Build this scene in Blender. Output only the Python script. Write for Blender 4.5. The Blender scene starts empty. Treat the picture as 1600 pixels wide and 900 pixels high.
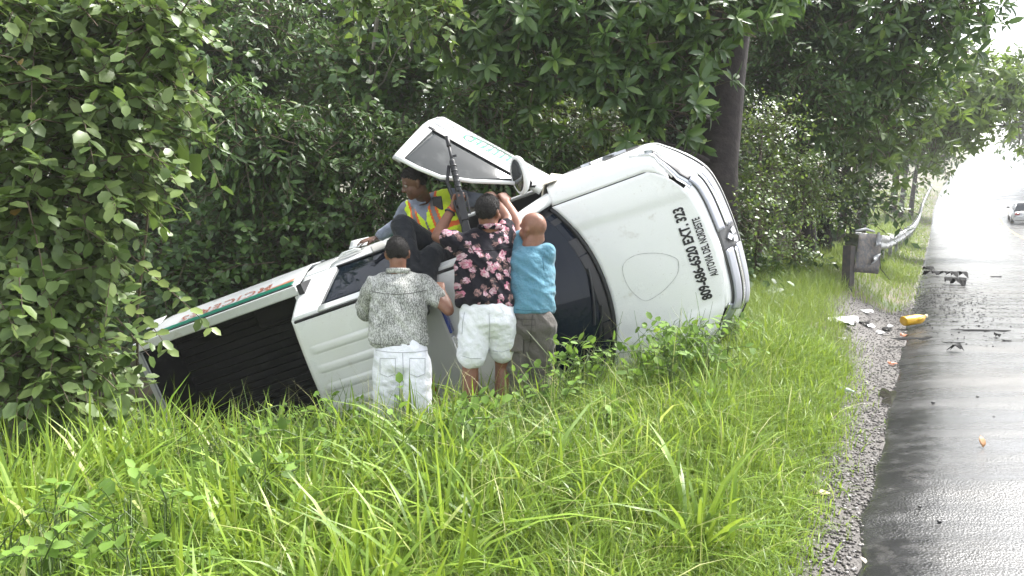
import bpy, bmesh, math, random
import numpy as np
from mathutils import Vector, Matrix, noise
random.seed(7)
rng = np.random.default_rng(11)
sc = bpy.context.scene
R = math.radians

# ------------------------------------------------------------------ camera, sky, sun, exposure
FPX = 1155.0
CAM = np.array([0.0, 0.0, 1.5])
PITCH = math.atan2(152, 1155)
cam_d = bpy.data.cameras.new('camera')
cam = bpy.data.objects.new('camera', cam_d)
sc.collection.objects.link(cam)
cam.location = CAM
cam.rotation_euler = (math.pi / 2 - PITCH, 0, 0)
cam_d.sensor_width = 36.0
cam_d.lens = 36.0 * FPX / 1600.0
cam_d.clip_start = 0.05
cam_d.clip_end = 2000
sc.camera = cam
SUN_EL, SUN_AZ = R(52), R(48)          # azimuth measured clockwise from +Y (the view direction)
world = bpy.data.worlds.new('World')
sc.world = world
world.use_nodes = True
wn = world.node_tree
wn.nodes.clear()
sky = wn.nodes.new('ShaderNodeTexSky')
sky.sky_type = 'NISHITA'
sky.sun_disc = False
sky.sun_elevation = SUN_EL
sky.sun_rotation = SUN_AZ
sky.air_density = 1.0
sky.dust_density = 1.5
sky.ozone_density = 1.0
hs = wn.nodes.new('ShaderNodeHueSaturation')
hs.inputs['Saturation'].default_value = 0.22       # a thick, rainy overcast has hardly any blue
bg = wn.nodes.new('ShaderNodeBackground')
bg.inputs['Strength'].default_value = 0.15
wo = wn.nodes.new('ShaderNodeOutputWorld')
wn.links.new(sky.outputs[0], hs.inputs['Color'])
wn.links.new(hs.outputs[0], bg.inputs['Color'])
wn.links.new(bg.outputs[0], wo.inputs['Surface'])
sun_d = bpy.data.lights.new('sun', 'SUN')
sun_d.energy = 3.5
sun_d.angle = R(14)
sun_d.color = (1.0, 0.97, 0.92)
sun = bpy.data.objects.new('sun', sun_d)
sc.collection.objects.link(sun)
sdir = Vector((math.sin(SUN_AZ) * math.cos(SUN_EL), math.cos(SUN_AZ) * math.cos(SUN_EL), math.sin(SUN_EL)))
sun.rotation_euler = sdir.to_track_quat('Z', 'Y').to_euler()
sun.location = sdir * 60
sc.view_settings.view_transform = 'Standard'
sc.view_settings.look = 'None'
sc.view_settings.exposure = 1.7
sc.view_settings.gamma = 1.0
sc.view_settings.use_curve_mapping = False
cy = sc.cycles
cy.use_denoising = True
cy.use_adaptive_sampling = True
cy.adaptive_threshold = .025
cy.max_bounces = 8
cy.diffuse_bounces = 3
cy.glossy_bounces = 3
cy.transmission_bounces = 4
cy.transparent_max_bounces = 6
cy.volume_bounces = 2
cy.sample_clamp_indirect = 6
cy.caustics_reflective = False
cy.caustics_refractive = False

HAZE = .0012                              # density of the rain mist, per metre

# ------------------------------------------------------------------ helpers
FW = np.array([0, math.cos(PITCH), -math.sin(PITCH)])
RT = np.array([1.0, 0, 0])
UP = np.cross(RT, FW)

def P(px, py, d):
    """a place in the world: seen in direction (px,py) of the photograph, d metres away along the view axis"""
    return CAM + d * (FW + (px - 800) / FPX * RT + (450 - py) / FPX * UP)

def link(o, parent=None):
    sc.collection.objects.link(o)
    if parent is not None:
        o.parent = parent
    return o

def tag(o, label=None, cat=None, group=None, kind=None):
    if label: o['label'] = label
    if cat: o['category'] = cat
    if group: o['group'] = group
    if kind: o['kind'] = kind
    return o

def empty(name, loc=(0, 0, 0), rz=0.0):
    o = bpy.data.objects.new(name, None)
    o.empty_display_size = 0.1
    o.location = loc
    o.rotation_euler = (0, 0, rz)
    return link(o)

def from_arrays(name, V, F, mat, parent=None, smooth=False, attrs=None, mats=None, midx=None):
    """V (n,3) array, F (m,k) array or list of tuples"""
    me = bpy.data.meshes.new(name)
    if isinstance(F, np.ndarray):
        V = np.ascontiguousarray(V, dtype=np.float32)
        n, k = F.shape
        me.vertices.add(len(V)); me.vertices.foreach_set('co', V.ravel())
        me.loops.add(n * k); me.loops.foreach_set('vertex_index', np.ascontiguousarray(F, dtype=np.int32).ravel())
        me.polygons.add(n)
        me.polygons.foreach_set('loop_start', np.arange(0, n * k, k, dtype=np.int32))
        try: me.polygons.foreach_set('loop_total', np.full(n, k, dtype=np.int32))
        except Exception: pass
        me.update(calc_edges=True)
    else:
        me.from_pydata([tuple(v) for v in V], [], [tuple(f) for f in F])
        me.update()
    if smooth:
        me.polygons.foreach_set('use_smooth', np.ones(len(me.polygons), dtype=bool))
    for m in (mats if mats else [mat]):
        me.materials.append(m)
    if midx is not None:
        me.polygons.foreach_set('material_index', np.ascontiguousarray(midx, dtype=np.int32))
    if attrs:
        for an, vals in attrs.items():
            a = me.attributes.new(an, 'FLOAT', 'POINT')
            a.data.foreach_set('value', np.ascontiguousarray(vals, dtype=np.float32))
    o = bpy.data.objects.new(name, me)
    return link(o, parent)

class MB:
    def __init__(s): s.v = []; s.f = []
    def add(s, vs, fs):
        b = len(s.v); s.v += [tuple(map(float, v)) for v in vs]; s.f += [tuple(i + b for i in f) for f in fs]; return s
    def box(s, c, d, M=None):
        vs = []
        for z in (-.5, .5):
            for x, y in ((-.5, -.5), (.5, -.5), (.5, .5), (-.5, .5)):
                p = Vector((x * d[0], y * d[1], z * d[2]))
                if M is not None: p = M @ p
                vs.append((p[0] + c[0], p[1] + c[1], p[2] + c[2]))
        return s.add(vs, [(3, 2, 1, 0), (4, 5, 6, 7), (0, 1, 5, 4), (1, 2, 6, 5), (2, 3, 7, 6), (3, 0, 4, 7)])
    def tube(s, pts, rad, n=10, cap=True, sy=1.0, up=None):
        """tapered tube along pts; rad float, list of floats or list of (ra, rb)"""
        pts = [np.array(p, float) for p in pts]
        m = len(pts)
        if not isinstance(rad, (list, tuple)): rad = [rad] * m
        ref = np.array(up, float) if up is not None else None
        vs = []
        prev = None
        for i, p in enumerate(pts):
            t = pts[min(i + 1, m - 1)] - pts[max(i - 1, 0)]
            t /= np.linalg.norm(t) + 1e-12
            if prev is None:
                a = ref if ref is not None else (np.array([0, 0, 1.]) if abs(t[2]) < .9 else np.array([1., 0, 0]))
            else:
                a = ref if ref is not None else prev
            b = np.cross(t, a); b /= np.linalg.norm(b) + 1e-12
            a = np.cross(b, t); prev = a
            r = rad[i]
            ra, rb = r if isinstance(r, (tuple, list)) else (r, r * sy)
            for k in range(n):
                th = 2 * math.pi * k / n
                vs.append(p + a * ra * math.cos(th) + b * rb * math.sin(th))
        fs = [(i * n + k, i * n + (k + 1) % n, (i + 1) * n + (k + 1) % n, (i + 1) * n + k) for i in range(m - 1) for k in range(n)]
        if cap:
            fs.append(tuple(range(n - 1, -1, -1))); fs.append(tuple((m - 1) * n + k for k in range(n)))
        return s.add(vs, fs)
    def ball(s, c, r, M=None, n=12, m=8):
        vs = []; fs = []
        for i in range(m + 1):
            ph = math.pi * i / m
            for k in range(n):
                th = 2 * math.pi * k / n
                p = Vector((r[0] * math.sin(ph) * math.cos(th), r[1] * math.sin(ph) * math.sin(th), r[2] * math.cos(ph)))
                if M is not None: p = M @ p
                vs.append((p[0] + c[0], p[1] + c[1], p[2] + c[2]))
        for i in range(m):
            for k in range(n):
                fs.append((i * n + k, (i + 1) * n + k, (i + 1) * n + (k + 1) % n, i * n + (k + 1) % n))
        return s.add(vs, fs)
    def capsule(s, a, b, ra, rb, n=12):
        """closed rounded limb from a to b"""
        a = np.array(a, float); b = np.array(b, float); L = np.linalg.norm(b - a); t = (b - a) / (L + 1e-9)
        pts = []; rr = []
        for k in (0.05, .35, .65, .88): pts.append(a - t * ra * math.cos(k * math.pi / 2)); rr.append(ra * math.sin(k * math.pi / 2))
        for k in (0, .25, .5, .75, 1): pts.append(a + (b - a) * k); rr.append(ra + (rb - ra) * k)
        for k in (.88, .65, .35, 0.05): pts.append(b + t * rb * math.cos(k * math.pi / 2)); rr.append(rb * math.sin(k * math.pi / 2))
        return s.tube(pts, rr, n)
    def grid(s, fn, nu, nv):
        vs = [fn(i / nu, j / nv) for i in range(nu + 1) for j in range(nv + 1)]
        w = nv + 1
        fs = [(i * w + j, (i + 1) * w + j, (i + 1) * w + j + 1, i * w + j + 1) for i in range(nu) for j in range(nv)]
        return s.add(vs, fs)
    def prism(s, poly, z0, z1):
        n = len(poly)
        vs = [(x, y, z0) for x, y in poly] + [(x, y, z1) for x, y in poly]
        return s.add(vs, [tuple(range(n - 1, -1, -1)), tuple(range(n, 2 * n))] + [(k, (k + 1) % n, n + (k + 1) % n, n + k) for k in range(n)])
    def xf(s, M):
        s.v = [tuple(M @ Vector(v)) for v in s.v]; return s
    def build(s, name, mat, parent=None, smooth=False, bevel=0, solid=0, offset=-1, seg=2, angle=40):
        o = from_arrays(name, s.v, s.f, mat, parent, smooth)
        if solid:
            m = o.modifiers.new('solid', 'SOLIDIFY'); m.thickness = solid; m.offset = offset
        if bevel:
            m = o.modifiers.new('bevel', 'BEVEL'); m.width = bevel; m.segments = seg; m.limit_method = 'ANGLE'; m.angle_limit = R(angle)
        return o

def eval_mesh(o):
    dg = bpy.context.evaluated_depsgraph_get()
    return bpy.data.meshes.new_from_object(o.evaluated_get(dg))

def interp(x, tab):
    xs = [a for a, _ in tab]; ys = [b for _, b in tab]
    return float(np.interp(x, xs, ys))

# ------------------------------------------------------------------ materials
MATS = {}
def new_mat(name):
    m = bpy.data.materials.new(name); m.use_nodes = True
    nt = m.node_tree
    b = nt.nodes['Principled BSDF']
    MATS[name] = m
    return m, nt, b

def N(nt, typ, **kw):
    n = nt.nodes.new(typ)
    for k, v in kw.items():
        if k in n.inputs.keys() if hasattr(n.inputs, 'keys') else False: n.inputs[k].default_value = v
        else: setattr(n, k, v)
    return n

def coords(nt, space='Object', scale=None, rot=None):
    tc = nt.nodes.new('ShaderNodeTexCoord')
    if scale is None and rot is None: return tc.outputs[space]
    mp = nt.nodes.new('ShaderNodeMapping')
    if scale is not None: mp.inputs['Scale'].default_value = scale
    if rot is not None: mp.inputs['Rotation'].default_value = rot
    nt.links.new(tc.outputs[space], mp.inputs['Vector'])
    return mp.outputs[0]

def noise_fac(nt, vec, scale, detail=4, lo=.35, hi=.65, rough=.55):
    n = nt.nodes.new('ShaderNodeTexNoise'); n.inputs['Scale'].default_value = scale; n.inputs['Detail'].default_value = detail
    n.inputs['Roughness'].default_value = rough
    nt.links.new(vec, n.inputs['Vector'])
    r = nt.nodes.new('ShaderNodeMapRange'); r.inputs['From Min'].default_value = lo; r.inputs['From Max'].default_value = hi
    nt.links.new(n.outputs['Fac'], r.inputs['Value'])
    return r.outputs[0]

def mixc(nt, fac, a, b):
    m = nt.nodes.new('ShaderNodeMix'); m.data_type = 'RGBA'
    if isinstance(fac, (int, float)): m.inputs[0].default_value = fac
    else: nt.links.new(fac, m.inputs[0])
    for i, c in ((6, a), (7, b)):
        if isinstance(c, (tuple, list)): m.inputs[i].default_value = (*c[:3], 1)
        else: nt.links.new(c, m.inputs[i])
    return m.outputs[2]

def math_n(nt, op, a, b=None, c=None, clamp=False):
    m = nt.nodes.new('ShaderNodeMath'); m.operation = op; m.use_clamp = clamp
    for i, v in enumerate((a, b, c)):
        if v is None: continue
        if isinstance(v, (int, float)): m.inputs[i].default_value = v
        else: nt.links.new(v, m.inputs[i])
    return m.outputs[0]

def add_bump(nt, b, height, strength=.3, dist=.01):
    bp = nt.nodes.new('ShaderNodeBump'); bp.inputs['Strength'].default_value = strength; bp.inputs['Distance'].default_value = dist
    nt.links.new(height, bp.inputs['Height']); nt.links.new(bp.outputs[0], b.inputs['Normal'])

def mat(name, col, rough=.5, metal=0.0, col2=None, scale=6, lo=.4, hi=.7, bump=0, bscale=60, coat=0, space='Object', spec=.5, sss=0):
    if name in MATS: return MATS[name]
    m, nt, b = new_mat(name)
    b.inputs['Base Color'].default_value = (*col, 1)
    b.inputs['Roughness'].default_value = rough
    b.inputs['Metallic'].default_value = metal
    b.inputs['Specular IOR Level'].default_value = spec
    if coat:
        b.inputs['Coat Weight'].default_value = coat; b.inputs['Coat Roughness'].default_value = .06
    v = coords(nt, space)
    if col2:
        nt.links.new(mixc(nt, noise_fac(nt, v, scale, 5, lo, hi), col, col2), b.inputs['Base Color'])
    if bump:
        n = nt.nodes.new('ShaderNodeTexNoise'); n.inputs['Scale'].default_value = bscale; n.inputs['Detail'].default_value = 3
        nt.links.new(v, n.inputs['Vector']); add_bump(nt, b, n.outputs['Fac'], bump, .01)
    if sss:
        b.inputs['Subsurface Weight'].default_value = sss; b.inputs['Subsurface Radius'].default_value = (.012, .004, .002)
    return m

# vehicle paint and trim
paint, nt, b = new_mat('white_paint')
v = coords(nt)
d1 = noise_fac(nt, v, 1.6, 6, .52, .8)
b.inputs['Roughness'].default_value = .3
b.inputs['Coat Weight'].default_value = .6; b.inputs['Coat Roughness'].default_value = .05
c1 = mixc(nt, math_n(nt, 'MULTIPLY', d1, .35), (.84, .855, .85), (.66, .64, .57))
n2 = noise_fac(nt, v, 60, 3, .66, .74)
c2 = mixc(nt, math_n(nt, 'MULTIPLY', n2, .35), c1, (.35, .30, .22))
mud = noise_fac(nt, v, 4.2, 7, .60, .74, .65)
c3 = mixc(nt, math_n(nt, 'MULTIPLY', mud, .45), c2, (.30, .25, .16))
nt.links.new(c3, b.inputs['Base Color'])
rv = nt.nodes.new('ShaderNodeMapRange'); rv.inputs['To Min'].default_value = .26; rv.inputs['To Max'].default_value = .55
nt.links.new(d1, rv.inputs['Value']); nt.links.new(rv.outputs[0], b.inputs['Roughness'])
dn = nt.nodes.new('ShaderNodeTexNoise'); dn.inputs['Scale'].default_value = 2.6; dn.inputs['Detail'].default_value = 2; nt.links.new(v, dn.inputs['Vector'])
add_bump(nt, b, dn.outputs['Fac'], .25, .03)
M_white = paint
M_debris = mat('scuffed_black_plastic', (.012, .012, .013), .85, bump=.3, bscale=120, spec=.2)
M_blackplastic = mat('black_plastic', (.018, .019, .021), .45, bump=.15, bscale=300)
M_rubber = mat('tyre_rubber', (.02, .02, .02), .8, bump=.3, bscale=90)
M_liner = mat('bed_liner', (.010, .010, .013), .55, col2=(.035, .034, .04), scale=9, lo=.55, hi=.85, spec=.3)
M_chrome = mat('chrome', (.75, .76, .78), .16, 1.0)
M_silver = mat('silver_trim', (.42, .43, .45), .28, .85)
M_darkmetal = mat('dark_metal', (.05, .05, .052), .5, .7)
M_chassis = mat('chassis_black', (.03, .028, .025), .7, col2=(.09, .065, .04), scale=12)
M_greyplastic = mat('grey_plastic', (.40, .405, .405), .5)
M_blue = mat('blue_lens', (.01, .03, .22), .15, coat=.5)
M_red = mat('red_lens', (.25, .01, .012), .15, coat=.5)
M_green = mat('green_vinyl', (.0, .17, .105), .35, col2=(.01, .25, .17), scale=20, lo=.6, hi=.75)
M_greyvinyl = mat('grey_vinyl', (.48, .475, .45), .4)
M_redvinyl = mat('red_vinyl', (.42, .12, .07), .45, col2=(.70, .64, .58), scale=55, lo=.52, hi=.62)
M_orangevinyl = mat('orange_vinyl', (.55, .22, .12), .45, col2=(.72, .62, .55), scale=45, lo=.6, hi=.7)
M_ink = mat('black_lettering', (.012, .012, .014), .45)
M_seam = mat('seam_black', (.012, .012, .012), .8)
M_cabin = mat('cabin_trim', (.035, .035, .038), .8)
M_seatcloth = mat('seat_cloth', (.06, .06, .065), .9)
M_beige = mat('dirty_beige_paint', (.62, .56, .43), .5, col2=(.75, .73, .68), scale=10)
glass, nt, b = new_mat('tinted_glass')
b.inputs['Base Color'].default_value = (.006, .012, .024, 1); b.inputs['Roughness'].default_value = .03
b.inputs['IOR'].default_value = 1.5; b.inputs['Specular IOR Level'].default_value = .3
tr = nt.nodes.new('ShaderNodeBsdfTransparent'); tr.inputs[0].default_value = (.25, .3, .33, 1)
mx = nt.nodes.new('ShaderNodeMixShader'); mx.inputs[0].default_value = .22
out = nt.nodes['Material Output']
nt.links.new(b.outputs[0], mx.inputs[1]); nt.links.new(tr.outputs[0], mx.inputs[2]); nt.links.new(mx.outputs[0], out.inputs['Surface'])
M_glass = glass
M_lens = mat('headlight_lens', (.30, .33, .36), .05, .3, coat=1)
# ------------------------------------------------------------------ lie of the land
DX, DY = math.sin(R(29.7)), math.cos(R(29.7))      # direction of the road
def uv(x, y): return DX * x + DY * y, -DY * x + DX * y
def xy(u, v): return DX * u - DY * v, DY * u + DX * v
_zu = np.linspace(-80, 700, 1561)
_zt = np.interp(_zu, [-80, 11, 25, 45, 62, 80, 100, 125, 145, 200, 700], [.5, 0, -.62, -1.15, -1.15, .2, 2.9, 6.7, 8.2, 6.0, 2.0])
_k = np.hanning(41); _k /= _k.sum()
_zs = np.convolve(np.pad(_zt, 20, 'edge'), _k, 'valid')
_zs = np.where(_zu < 6, 0.0, _zs - np.interp(6, _zu, _zs) * np.clip(1 - (_zu - 6) / 8, 0, 1))
def zr(u): return np.interp(u, _zu, _zs)
def vedge(u): return .18 - 4.2 * (np.maximum(np.asarray(u, float) - 70, 0) / 55) ** 2
ROADW = 9.0
CP = np.array([(-.8, 5.1, -.52), (-.2, 5.1, -.30), (.15, 5.25, -.27), (-.5, 5.5, -.48), (-1.35, 5.7, -.85), (-2.8, 6.4, -1.52), (-2.6, 7.3, -1.50), (-1.3, 7.1, -1.0), (.4, 6.2, -.33),
               (1.4, 6.5, .06), (2.05, 5.9, .36), (2.1, 6.3, .38), (2.0, 5.2, .28), (1.2, 5.3, .16), (-1.6, 3.6, -.34), (-.2, 3.6, -.04), (-3.8, 6.2, -1.25), (1.0, 4.0, .10), (.3, 2.8, -.06),
               (-1.2, 2.2, -.25), (-2.6, 3.0, -.5), (-4.5, 4, -.9), (-5, 8, -1.3), (2.6, 5.6, .20), (3.0, 7.0, .22), (3.6, 8.6, .22), (4.3, 9.7, .26), (5, 12, .2), (0, 9, -.35), (-3, 10, -1.1), (3, 10, .25),
               (-4, 13, -.9), (1, 13, -.2), (5, 15, .1), (-7, 7, -1.2), (-8, 12, -1), (-2, 0, -.3), (-5, 1, -.7), (.2, 1.4, -.03), (1.6, 4.1, .06), (2.6, 6.3, .26), (-2.7, 4.4, -.50), (-1.9, 4.4, -.42), (-1.2, 4.35, -.24), (-.6, 4.35, .10), (0, 4.35, .27), (.6, 4.5, .30), (1.1, 4.8, .34), (1.7, 5.0, .35), (-.8, 5.25, -.54), (-.25, 5.3, -.33), (.15, 5.4, -.30), (-3.4, 4.6, -.6)])
def terrain(x, y):
    x = np.asarray(x, float); y = np.asarray(y, float); sh = x.shape
    x = x.ravel(); y = y.ravel()
    u, v = uv(x, y)
    w = v - vedge(u)
    z0 = zr(u)
    gen = np.interp(w, [-200, -70, -22, -ROADW - 1.2, -ROADW, 0, .3, .9, 2.2, 4.5, 9, 22, 70, 300], [9, 6, 1.0, .05, -.06, -.055, -.05, .10, .18, .05, -.5, -.6, 3, 10])
    num = np.zeros_like(x); den = np.zeros_like(x)
    for cx, cy_, cz in CP:
        k = np.exp(-((x - cx) ** 2 + (y - cy_) ** 2) / (2 * .72 ** 2)) + 1e-9
        num += k * (cz - zr(uv(cx, cy_)[0])); den += k
    loc = num / den
    bl = np.clip(den / .06, 0, 1); bl = bl * bl * (3 - 2 * bl)
    off = gen * (1 - bl) + loc * bl
    e = np.clip((w - .18) / .75, 0, 1); e = e * e * (3 - 2 * e)
    off = np.where(w > 0, -.055 * (1 - e) + off * e, gen)
    bump = .03 * np.sin(x * 2.1 + 1.3 * np.sin(y * 1.7)) * np.cos(y * 2.4 + x) * np.clip(w - .4, 0, 1)
    return (z0 + off + bump).reshape(sh)
def ground_hit(px, py):
    for d in np.arange(2.0, 160, .02):
        p = P(px, py, d)
        u, v = uv(p[0], p[1])
        z = zr(u) if -ROADW < v - vedge(u) < 0 else float(terrain(p[0], p[1]))
        if p[2] <= z: return np.array((p[0], p[1], z))
    return p

# ------------------------------------------------------------------ ground, road
us = np.unique(np.r_[np.arange(-90, -6, 6), np.arange(-6, 24, .16), np.arange(24, 170, 2.0), np.arange(170, 420, 12)])
vs_ = np.unique(np.r_[np.arange(-160, -10, 10), np.arange(-10, 0, 1.0), np.arange(0, 1.2, .07), np.arange(1.2, 11, .16), np.arange(11, 40, 1.5), np.arange(40, 220, 12)])
U, Vv = np.meshgrid(us, vs_, indexing='ij')
VE = vedge(U)
X, Y = xy(U, Vv + VE)
Z = terrain(X, Y)
nu, nv = U.shape
idx = np.arange(nu * nv).reshape(nu, nv)
F = np.stack([idx[:-1, :-1], idx[1:, :-1], idx[1:, 1:], idx[:-1, 1:]], -1).reshape(-1, 4)
g, nt, b = new_mat('soil')
v = coords(nt)
soil = mixc(nt, noise_fac(nt, v, 3, 6, .35, .7), (.075, .052, .033), (.14, .11, .075))
moss = mixc(nt, noise_fac(nt, v, 1.2, 6, .42, .62), soil, (.045, .07, .018))
at = nt.nodes.new('ShaderNodeAttribute'); at.attribute_name = 'gravel'
grav = mixc(nt, noise_fac(nt, v, 130, 4, .35, .65), (.065, .058, .054), (.15, .138, .13))
nz = noise_fac(nt, v, 7, 4, .3, .7)
gf = math_n(nt, 'MULTIPLY', at.outputs['Fac'], math_n(nt, 'ADD', nz, .65), clamp=True)
nt.links.new(mixc(nt, gf, moss, grav), b.inputs['Base Color'])
b.inputs['Roughness'].default_value = .75
hn = nt.nodes.new('ShaderNodeTexNoise'); hn.inputs['Scale'].default_value = 90; hn.inputs['Detail'].default_value = 5
nt.links.new(v, hn.inputs['Vector']); add_bump(nt, b, hn.outputs['Fac'], .8, .02)
GR_U = [-20, 2, 5, 7.5, 9.0, 10.2, 11.0, 13, 400]
GR_W = [.22, .22, .28, .42, .80, .75, .15, .03, .03]
def gravel_w(u): return np.interp(u, GR_U, GR_W)
Wd = Vv
grv = np.clip((gravel_w(U) + .12 - Wd) / .2, 0, 1) * (Wd > -.5)
ground = from_arrays('ground', np.stack([X, Y, Z], -1).reshape(-1, 3), F, g, None, True, {'gravel': grv.ravel()})
tag(ground, kind='structure')

us = np.unique(np.r_[np.arange(-60, -4, 4), np.arange(-4, 24, .25), np.arange(24, 150, 1.5), np.arange(150, 330, 10)])
ws_ = np.array([.035, .02, -.01, -.06, -.12, -.20, -.32, -.6, -1.0, -1.8, -2.6, -3.4, -4.3, -5.2, -6, -7, -8, -8.8, -9.0, -9.03])
zs_ = np.array([-.09, -.058, -.046, -.034, -.019, -.006, 0, .004, .008, .012, .014, .016, .018, .016, .014, .01, .005, 0, -.01, -.09])
U, Wd = np.meshgrid(us, ws_, indexing='ij')
edge_w = .022 * np.sin(U * 5.3) * np.sin(U * 1.9 + 1) + .012 * np.sin(U * 17)
X, Y = xy(U, Wd + vedge(U) + edge_w * (Wd > -.25))
Z = zr(U) + zs_[None, :] + .004
nu, nv = U.shape
idx = np.arange(nu * nv).reshape(nu, nv)
F = np.stack([idx[:-1, :-1], idx[:-1, 1:], idx[1:, 1:], idx[1:, :-1]], -1).reshape(-1, 4)
rm, nt, b = new_mat('wet_asphalt')
v = coords(nt)
fine = nt.nodes.new('ShaderNodeTexVoronoi'); fine.inputs['Scale'].default_value = 95; nt.links.new(v, fine.inputs['Vector'])
base = mixc(nt, noise_fac(nt, v, 180, 3, .4, .7), (.07, .07, .071), (.15, .149, .147))
dirt = mixc(nt, math_n(nt, 'MULTIPLY', noise_fac(nt, v, .8, 5, .5, .75), .5), base, (.11, .095, .08))
ea = nt.nodes.new('ShaderNodeAttribute'); ea.attribute_name = 'edge'
ef = math_n(nt, 'MULTIPLY', ea.outputs['Fac'], math_n(nt, 'ADD', noise_fac(nt, v, 12, 4, .3, .7), .55), clamp=True)
nt.links.new(mixc(nt, ef, dirt, (.022, .022, .023)), b.inputs['Base Color'])
vr = coords(nt, 'Object', (1, 1, 1), (0, 0, R(29.7)))
mp = nt.nodes.new('ShaderNodeMapping'); mp.inputs['Rotation'].default_value = (0, 0, R(29.7)); mp.inputs['Scale'].default_value = (.35, 2.2, 1)
nt.links.new(coords(nt), mp.inputs['Vector'])
film = noise_fac(nt, mp.outputs[0], 1.5, 6, .36, .62, .62)
rr = nt.nodes.new('ShaderNodeMapRange'); rr.inputs['To Min'].default_value = .36; rr.inputs['To Max'].default_value = .22
nt.links.new(film, rr.inputs['Value']); nt.links.new(rr.outputs[0], b.inputs['Roughness'])
b.inputs['Specular IOR Level'].default_value = .32
b.inputs['Coat Weight'].default_value = .06; b.inputs['Coat Roughness'].default_value = .15; b.inputs['Coat IOR'].default_value = 1.33
hh = math_n(nt, 'MULTIPLY', fine.outputs['Distance'], math_n(nt, 'SUBTRACT', 1.0, math_n(nt, 'MULTIPLY', film, .80)))
rip = nt.nodes.new('ShaderNodeTexNoise'); rip.inputs['Scale'].default_value = 16; rip.inputs['Detail'].default_value = 3
mp2 = nt.nodes.new('ShaderNodeMapping'); mp2.inputs['Rotation'].default_value = (0, 0, R(29.7)); mp2.inputs['Scale'].default_value = (.5, 1.0, 1)
nt.links.new(coords(nt), mp2.inputs['Vector']); nt.links.new(mp2.outputs[0], rip.inputs['Vector'])
h2 = math_n(nt, 'ADD', hh, math_n(nt, 'MULTIPLY', rip.outputs['Fac'], .55))
add_bump(nt, b, h2, .42, .008)
road = from_arrays('road', np.stack([X, Y, Z], -1).reshape(-1, 3), F, rm, None, True, {'edge': np.interp(Wd, [-.42, -.22, -.1, .1], [0, .8, 1, 1]).ravel()})
tag(road, kind='structure')
M_line = mat('road_line_white', (.62, .62, .60), .35, col2=(.3, .3, .3), scale=4, lo=.5, hi=.7)
M_liney = mat('road_line_yellow', (.60, .42, .10), .35, col2=(.3, .25, .15), scale=4, lo=.5, hi=.7)
for w0, m_, nm in ((-4.45, M_liney, 'centre_line'), (-8.45, M_line, 'edge_line')):
    uu = np.arange(26, 150, 1.5) if w0 > -1 else np.arange(14, 150, 1.5)
    A = [xy(q, w0 + vedge(q)) for q in uu]; Bq = [xy(q, w0 - .13 + vedge(q)) for q in uu]
    zc = .004 + float(np.interp(-w0, -ws_, zs_)) + .005
    vsl = [(a[0], a[1], zr(q) + zc) for a, q in zip(A, uu)] + [(a[0], a[1], zr(q) + zc) for a, q in zip(Bq, uu)]
    n_ = len(uu)
    MB().add(vsl, [(i, n_ + i, n_ + i + 1, i + 1) for i in range(n_ - 1)]).build(nm, m_, road)
# loose gravel of the shoulder
def stones(n, fn, smin, smax, name, m_):
    T8 = np.array([(1, 0, 0), (-.9, .15, 0), (0, 1, .1), (.1, -.9, 0), (0, .1, .75), (0, 0, -.6), (.6, .6, .4), (-.6, -.5, .35)])
    H = [(0, 6, 4), (6, 2, 4), (2, 1, 4), (1, 7, 4), (7, 3, 4), (3, 0, 4), (0, 2, 6), (0, 5, 2), (2, 5, 1), (1, 5, 3), (1, 3, 7), (3, 5, 0)]
    p = fn(n)
    s = rng.uniform(smin, smax, (n, 1, 1)) * rng.uniform(.6, 1.3, (n, 1, 3)) * np.array((1, 1, .7))
    a = rng.uniform(0, 6.28, n); c_, s_ = np.cos(a), np.sin(a)
    L = T8[None] * s * rng.uniform(.75, 1.25, (n, 8, 3))
    Vn = np.empty_like(L)
    Vn[..., 0] = L[..., 0] * c_[:, None] - L[..., 1] * s_[:, None]; Vn[..., 1] = L[..., 0] * s_[:, None] + L[..., 1] * c_[:, None]; Vn[..., 2] = L[..., 2]
    Vn += p[:, None, :]
    Fn = (np.array(H)[None] + (np.arange(n) * 8)[:, None, None]).reshape(-1, 3)
    t = np.repeat(rng.uniform(0, 1, n), 8)
    return from_arrays(name, Vn.reshape(-1, 3), Fn, m_, None, False, {'tint': t})
gm, nt, b = new_mat('gravel_stone')
at = nt.nodes.new('ShaderNodeAttribute'); at.attribute_name = 'tint'
cr = nt.nodes.new('ShaderNodeValToRGB')
for i, (p_, c_) in enumerate(((0, (.030, .028, .028)), (.45, (.088, .077, .071)), (.8, (.16, .145, .136)), (1, (.40, .38, .37)))):
    e = cr.color_ramp.elements[i] if i < 2 else cr.color_ramp.elements.new(p_)
    e.position = p_; e.color = (*c_, 1)
nt.links.new(at.outputs['Fac'], cr.inputs['Fac']); nt.links.new(cr.outputs[0], b.inputs['Base Color']); b.inputs['Roughness'].default_value = .62
def gpos(n):
    u = rng.uniform(1.2, 13, n) ** 1.0; w = gravel_w(u) * rng.uniform(0.02, 1.25, n)
    x, y = xy(u, w + vedge(u)); return np.stack([x, y, terrain(x, y) + .003], -1)
tag(stones(10500, gpos, .003, .013, 'shoulder_gravel', gm), 'grey and brown gravel of the road shoulder', 'gravel', kind='stuff')
def rpos(n):
    u = rng.normal(12.2, 1.7, n).clip(8.5, 18); w = -rng.exponential(.9, n).clip(0, 4)
    x, y = xy(u, w + vedge(u)); return np.stack([x, y, zr(u) + .012], -1)
tag(stones(2400, rpos, .003, .014, 'scattered_grit', M_debris), 'dark plastic crumbs and grit scattered over the wet road', 'grit', kind='stuff')
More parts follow.
